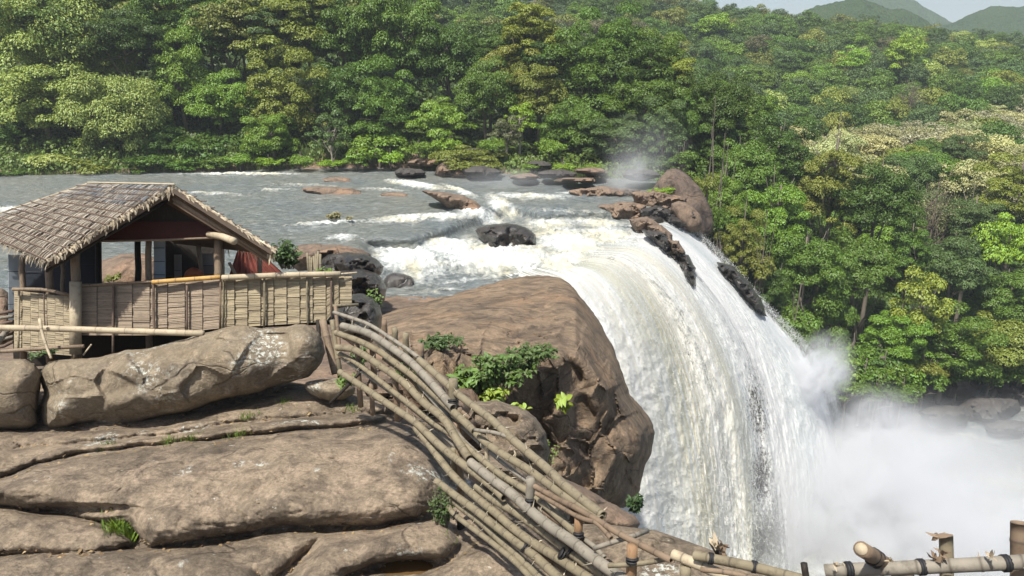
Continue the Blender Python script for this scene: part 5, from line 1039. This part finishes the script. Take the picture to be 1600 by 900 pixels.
# black cord lashings
def lash(x, y, off, rad, dirp, rt=FEN, w=.05, D=None):
    D = D or Db(x)+off; a = pt(x, y, D); b = pt(x+dirp[0], y+dirp[1], D); d = (b-a)/np.linalg.norm(b-a); mb = MB()
    for k in range(2): mb.tube([a+d*w*(k-1)*.5-d*.008, a+d*w*(k-1)*.6+d*.008], rad*1.1+.004, 12)
    part('lashing', mb, M['black'], None, True, rt)
for (x, y, off, rad, dr) in ((828, 797, -.15, .082, (8, 7)), (877, 836, -.15, .082, (8, 6)), (904, 838, 0, .046, (0, 9)), (893, 862, -.02, .064, (8, 5)), (988, 878, -.15, .049, (0, 9)), (708, 628, .05, .064, (0, 9)), (657, 560, .3, .052, (0, 9)), (822, 856, -.2, .07, (8, 6)), (829, 785, -.05, .054, (0, 9)), (712, 806, -.25, .05, (8, 6)), (880, 866, -.1, .07, (8, 5))): lash(x, y, off, rad*(.74 if rad > .055 and dr[0] else 1), dr)
loose('dry_branch', [(742, 672, 9.2), (772, 676, 8.9), (801, 685, 8.7)], .025, 'bamboo_grey', 'thin crooked twig lying across the two uppermost bamboo rails', 'twig', .2, 7)
loose('dry_branch', [(928, 857, 6.9), (967, 844, 6.8), (997, 835, 6.9), (1012, 829, 7.)], .024, 'bamboo_grey', 'pale crooked branch on the dark rock crossing the brown rail', 'branch', .25, 7)
loose('dry_branch', [(950, 884, 6.5), (1005, 880, 6.4), (1046, 872, 6.3)], .022, 'bamboo', 'thin pale branch resting behind the orange stake', 'branch', .25, 7)
loose('wooden_stick', [(516, 630, 12.), (540, 606, 11.9), (566, 578, 11.9)], .028, 'darkwood', 'dark slanted stick at the upper end of the bamboo fence', 'stick', .5, 7)
# near railing
NR = empty('bamboo_railing', pt(1450, 900, 4.2).tolist(), 'thick bamboo railing close up at the lower right corner', 'railing')
def nrod(pts, rad, mt, nm='rail', gap=.2, th=False, holl=False):
    P = np.array([pt(*p) for p in pts]); mb = bamboo(P, rad, gap, 16, holl); nd = mb.nodes; o = part(nm, mb, M[mt], None, True, NR)
    if th: thorns(nd, rad, o, NR, (1, 2), (.02, .05))
    return o
nrod([(1289, 892, 4.35), (1440, 886, 4.15), (1600, 878, 3.95), (1760, 868, 3.8)], .039, 'bamboo_grey', gap=.17, th=True)
nrod([(1346, 858, 3.95), (1372, 874, 4.2), (1420, 905, 4.6)], .042, 'bamboo_brown', 'cross_pole', gap=.3)
mb = MB(); a = pt(1346, 858, 3.95); b = pt(1372, 874, 4.2); d = (a-b)/np.linalg.norm(a-b); mb.tube([a, a+d*.006], .032, 16); part('cut_end', mb, M['bamboo_pale'], None, True, NR)
nrod([(1478, 836, 4.25), (1479, 880, 4.25), (1480, 960, 4.25)], .037, 'bamboo', 'post', holl=True); nrod([(1594, 817, 4.1), (1594, 880, 4.1), (1594, 960, 4.1)], .048, 'bamboo_brown', 'post', holl=True)
nrod([(1256, 880, 4.9), (1262, 920, 4.9), (1266, 960, 4.9)], .022, 'darkwood', 'post'); nrod([(1052, 866, 6.0), (1100, 886, 5.8), (1150, 908, 5.6), (1220, 940, 5.4)], .042, 'bamboo_pale', gap=.22, th=True, holl=True); nrod([(1086, 868, 5.8), (1160, 882, 5.5), (1240, 902, 5.2), (1300, 920, 5.0)], .037, 'bamboo', gap=.2, th=True, holl=True)
nrod([(1071, 885, 5.9), (1072, 960, 5.9)], .045, 'bamboo', 'post'); nrod([(1095, 890, 5.6), (1140, 895, 5.5), (1180, 905, 5.4)], .02, 'bamboo_brown')
for (x, y, D, rad, dr) in ((1441, 886, 4.15, .039, (10, -.4)), (1328, 890, 4.28, .039, (10, -.4)), (1112, 873, 5.68, .038, (10, 2)), (1366, 871, 4.14, .043, (10, 6)), (1372, 875, 4.2, .043, (10, 6)), (1573, 880, 3.98, .039, (10, -.4)), (1180, 886, 5.42, .038, (10, 2))): lash(x, y, 0, rad, dr, NR, .03, D)
def drybud(x, y, D, s, n=5):
    mb = MB(); c = pt(x, y, D)
    for k in range(n):
        d = r.normal(size=3)+[0, 0, .9]; d /= np.linalg.norm(d); strip(mb, c, c+d*s*r.uniform(.6, 1.2), s*.35, np.cross(d, r.normal(size=3)), s*.1, .1)
    part('dry_sheath', mb, M['fringe' if r.random() < .5 else 'bamboo_brown'], None, False, NR)
for (x, y, D, s) in ((1303, 882, 4.25, .04), (1390, 876, 4.1, .035), (1462, 874, 4.1, .07), (1470, 866, 4.1, .06), (1466, 838, 4.2, .07), (1548, 870, 3.95, .05), (1118, 852, 5.7, .10), (1122, 858, 5.7, .12), (1128, 864, 5.7, .08)): drybud(x, y, D, s)
loose('wooden_stick', [(1114, 846, 5.9), (1124, 862, 5.85), (1132, 876, 5.8)], .035, 'darkwood', 'short dark stub standing at the edge of the near rock', 'stick', .5)

# ================================================================== SMALL PLANTS
def leafy(c, rx, rz_, n, L, colr, label, seed=0, w=.45, name='plant', cat='plant', group=None, up=.5, ry=None, droop=.4):
    rr = np.random.default_rng(seed+200); ry = ry or rx*.8; ns = max(3, n//14); st = MB(); Cs = []; Ns = []; Ts = []
    for k in range(ns):
        d = rr.normal(size=3); d /= np.linalg.norm(d); d[2] = abs(d[2]) if rr.random() < .8 else d[2]*.3; tip = d*[rx, ry, rz_]*rr.uniform(.6, 1.05); root = np.array([tip[0]*.35, ry*.3+tip[1]*.3, -rz_*.8]); mid = (root+tip)/2+[0, 0, rz_*.3]
        S_ = crom([root, mid, tip], 8); st.tube(S_, np.linspace(.014, .005, 8)*(L/.2)**.5, 4)
        for j in range(n//ns):
            t_ = rr.uniform(.3, 1.); p = S_[int(t_*7)]; o_ = rr.normal(size=3); o_[2] *= .4; o_ /= np.linalg.norm(o_); o_[2] += up*.3; Cs.append(p+o_*L*.45); Ts.append(o_+[0, 0, -droop]); Ns.append(np.array([0, -.35, 1.])+rr.normal(0, .35, 3))
    C = np.array(Cs); N = np.array(Ns); T = np.array(Ts); N /= np.linalg.norm(N, axis=1)[:, None]; T -= (T*N).sum(1)[:, None]*N; T /= np.linalg.norm(T, axis=1)[:, None]; B = np.cross(N, T); LL = (L*rr.uniform(.55, 1.2, len(C)))[:, None]
    pr = [(-.5, 0, 0), (-.15, .5, .10), (.2, .42, .06), (.5, 0, -.18), (.2, -.42, .06), (-.15, -.5, .10), (0, 0, 0)]
    v = np.stack([C+T*LL*a+B*LL*w*b+N*LL*c_ for a, b, c_ in pr], 1).reshape(-1, 3); f = (np.array([[0, 6, 1, 1], [1, 6, 2, 2], [2, 6, 3, 3], [3, 6, 4, 4], [4, 6, 5, 5], [5, 6, 0, 0]])[None, :, :3]+(np.arange(len(C))*7)[:, None, None]).reshape(-1, 3)
    e = empty(name, np.asarray(c).tolist(), label, cat, group); o = link('foliage', mesh_np('foliage', v, f, M['leaf'], False), e); o.color = tuple(colr)+(1,); link('stem', st.mesh('stem', M['bark']), e); return e
FG = (.11, .19, .03); DG = (.055, .10, .02); LG = (.24, .33, .045)
for i, (x, y, D, w, h, n, L, cc, lb) in enumerate([
    (445, 398, 18.5, 60, 52, 420, .17, (.045, .09, .02), 'leafy dark green bush growing behind the right end of the hut roof'),
    (505, 425, 17, 30, 14, 60, .12, FG, 'sparse bright sprig at the top of the dark ledge beyond the fence'),
    (735, 600, 21.5, 70, 60, 300, .34, FG, 'broad leaved bright bush on the side of the big outcrop'),
    (770, 620, 21.3, 60, 36, 120, .30, LG, 'lower yellow-green leaves spilling from the broad leaved bush'),
    (815, 565, 22, 64, 50, 700, .17, DG, 'fine leaved dark bush on the side of the big outcrop'),
    (775, 585, 21.3, 110, 70, 520, .26, (.08, .14, .025), 'mid green creeping bush filling the hollow of the big outcrop'),
    (840, 552, 22, 70, 30, 420, .18, (.07, .12, .025), 'feathery upper shoots reaching right across the outcrop'),
    (690, 536, 23, 66, 24, 300, .2, (.05, .09, .02), 'low leafy bush just above the top bamboo rail'),
    (805, 640, 21, 28, 16, 26, .34, LG, 'few bright leaves hanging low on the outcrop'),
    (878, 632, 22.2, 26, 22, 22, .42, LG, 'single rosette of bright leaves on the outcrop face'),
    (850, 712, 18, 50, 56, 380, .13, (.12, .17, .03), 'small yellow-green shrub in the corner below the outcrop'),
    (690, 795, 9.6, 44, 80, 900, .055, DG, 'dark fine leaved plant under the lower ends of the bamboo rails'),
    (992, 786, 20, 26, 40, 160, .24, (.03, .065, .015), 'dark fern between the outcrop and the waterfall'),
    (585, 470, 17, 30, 44, 70, .13, FG, 'thin bright sprig on the black rock right of the woven wall'),
    (540, 598, 12.1, 46, 20, 90, .10, FG, 'small green plant at the foot of the hut support'),
    (560, 560, 13, 40, 40, 80, .14, DG, 'dark leaves behind the first bamboo posts'), (640, 580, 13, 60, 40, 120, .13, DG, 'dark leaves seen between the upper bamboo rails'),
    (64, 553, 13., 56, 12, 60, .11, (.06, .10, .03), 'low green leaves beside the crooked prop stick'), (175, 434, 22, 34, 10, 60, .2, (.14, .15, .03), 'yellow-green leaves on the bank seen through the hut'),
    (248, 400, 21, 10, 50, 50, .14, (.12, .14, .04), 'yellow-green leaves seen between the two inner posts'), (522, 338, 60, 22, 14, 120, .4, (.22, .20, .08), 'dry straw coloured shrub standing in the river'), (545, 342, 59.5, 16, 6, 50, .3, (.26, .23, .12), 'tiny dry tuft beside the straw coloured shrub'),
    (1220, 890, 40, 10, 6, 4, .1, DG, '')]):
    if not lb: continue
    leafy(pt(x, y, D-(1.2 if 20.5 < D < 24 else 0)), w/2*D/F*1.15, h/2*D/F*1.15, int(n*1.4), L*.8, cc, lb, seed=i, name='bush' if 'bush' in lb or 'shrub' in lb else 'plant', cat='bush' if 'bush' in lb or 'shrub' in lb else 'plant')
def tuft(x, y, z, hgt, n, colr, label, sp=.1):
    D = float(d_at_z(y, z)); c = pt(x, y, D); o = grass_patch(lambda: rng.normal(0, sp, 3)*[1, 1, 0], n, hgt, colr, 'grass_tuft'); o.location = c.tolist(); return tag(o, label, 'grass', kind='stuff' if hgt < .2 else None)
tuft(190, 840, -5.9, .30, 260, (.16, .25, .03), 'bright grass tuft in the hollow of the lowest slabs', .09)
for (x, y, lb) in ((112, 783, 'small weed at the left end of the big slab'), (170, 699, 'tiny green weed in the long crack, left'), (300, 686, 'tiny weeds in the long crack below the boulder'), (372, 681, 'green weed in the long crack, right'), (388, 652, 'thin grass blades under the long boulder'), (445, 630, 'low weed on the ledge right under the boulder'), (262, 692, 'tiny sprout in the long crack near the middle'), (690, 850, 'grass at the foot of the dark stub post'), (550, 640, 'weeds at the upper end of the big slab')):
    tuft(x, y, -5.75, .11, 60, (.13, .21, .03), lb, .07)
# small bare shrub far out
# ================================================================== MIST AND AIR
def mist(name, loc, rad, dens, nscale, label, lo=.35, hi=.6, aniso=.2, rot=(0, 0, 0), col=(.97, .98, 1.)):
    t = NT(name+'_vol'); co = t.coord(); ln = t.n('ShaderNodeVectorMath', _operation='LENGTH', i0=co).outputs['Value']
    ns = t.noise(co, nscale, 4, .6, .6)
    fall = t.mr(ln, .98, .35); fall = t.math('MULTIPLY', fall, fall)
    d = t.math('MULTIPLY', t.math('MULTIPLY', fall, t.mr(ns, lo, hi)), dens)
    pv = t.n('ShaderNodeVolumePrincipled', Color=col+(1,), Density=d, Anisotropy=aniso)
    t.t.links.new(pv.outputs[0], t.out.inputs['Volume'])
    import bmesh
    bm = bmesh.new(); bmesh.ops.create_icosphere(bm, subdivisions=3, radius=1); me = bpy.data.meshes.new(name); bm.to_mesh(me); bm.free(); me.materials.append(t.m)
    o = link(name, me); o.location = loc; o.scale = rad; o.rotation_euler = rot; return tag(o, label, 'mist', kind='stuff')
mist('spray_cloud', pt(1390, 850, 58).tolist(), (15.5, 11, 13), .6, 3.4, 'thick white spray boiling up at the foot of the waterfall', .36, .54)
mist('spray_cloud', pt(1530, 770, 66).tolist(), (22, 12, 10), .2, 2.6, 'thin spray drifting over the plunge pool', .36, .6)
mist('spray_billow', pt(1372, 668, 62).tolist(), (5.2, 4, 4.6), .55, 2.2, 'billow of spray rising beside the lower right of the fall', .38, .6)
mist('spray_billow', pt(1440, 700, 66).tolist(), (6, 4, 4.2), .3, 2.2, 'thinner billow of spray right of the thick one', .38, .6)
mist('spray_burst', pt(1276, 588, 60.5).tolist(), (3.4, 2.2, 4.8), 1.7, 2.2, 'white burst of spray leaping from the right side of the fall', .4, .55, rot=(0, .35, 0))
mist('mist_plume', pt(986, 272, 72).tolist(), (4.2, 2.5, 3.2), .5, 1.4, 'small mist plume rising before the rock dome', .35, .65)
mist('mist_veil', pt(1010, 235, 76).tolist(), (6, 3, 5), .08, 1.4, 'faint mist in front of the trees above the plume', .3, .6)
mist('mist_veil', pt(800, 280, 76).tolist(), (9, 4, 1.6), .10, 2, 'faint haze over the far river channel', .3, .6)
hz = NT('air_haze'); pv = hz.n('ShaderNodeVolumePrincipled', Color=(.82, .91, 1., 1), Density=.0003, Anisotropy=.1); hz.t.links.new(pv.outputs[0], hz.out.inputs['Volume'])
mb = MB(); mb.box((0, 1500, 60), (2600, 0, 0), (0, 1800, 0), (0, 0, 120)); hme = mb.mesh('haze', hz.m, False)
tag(link('haze', hme), kind='stuff')
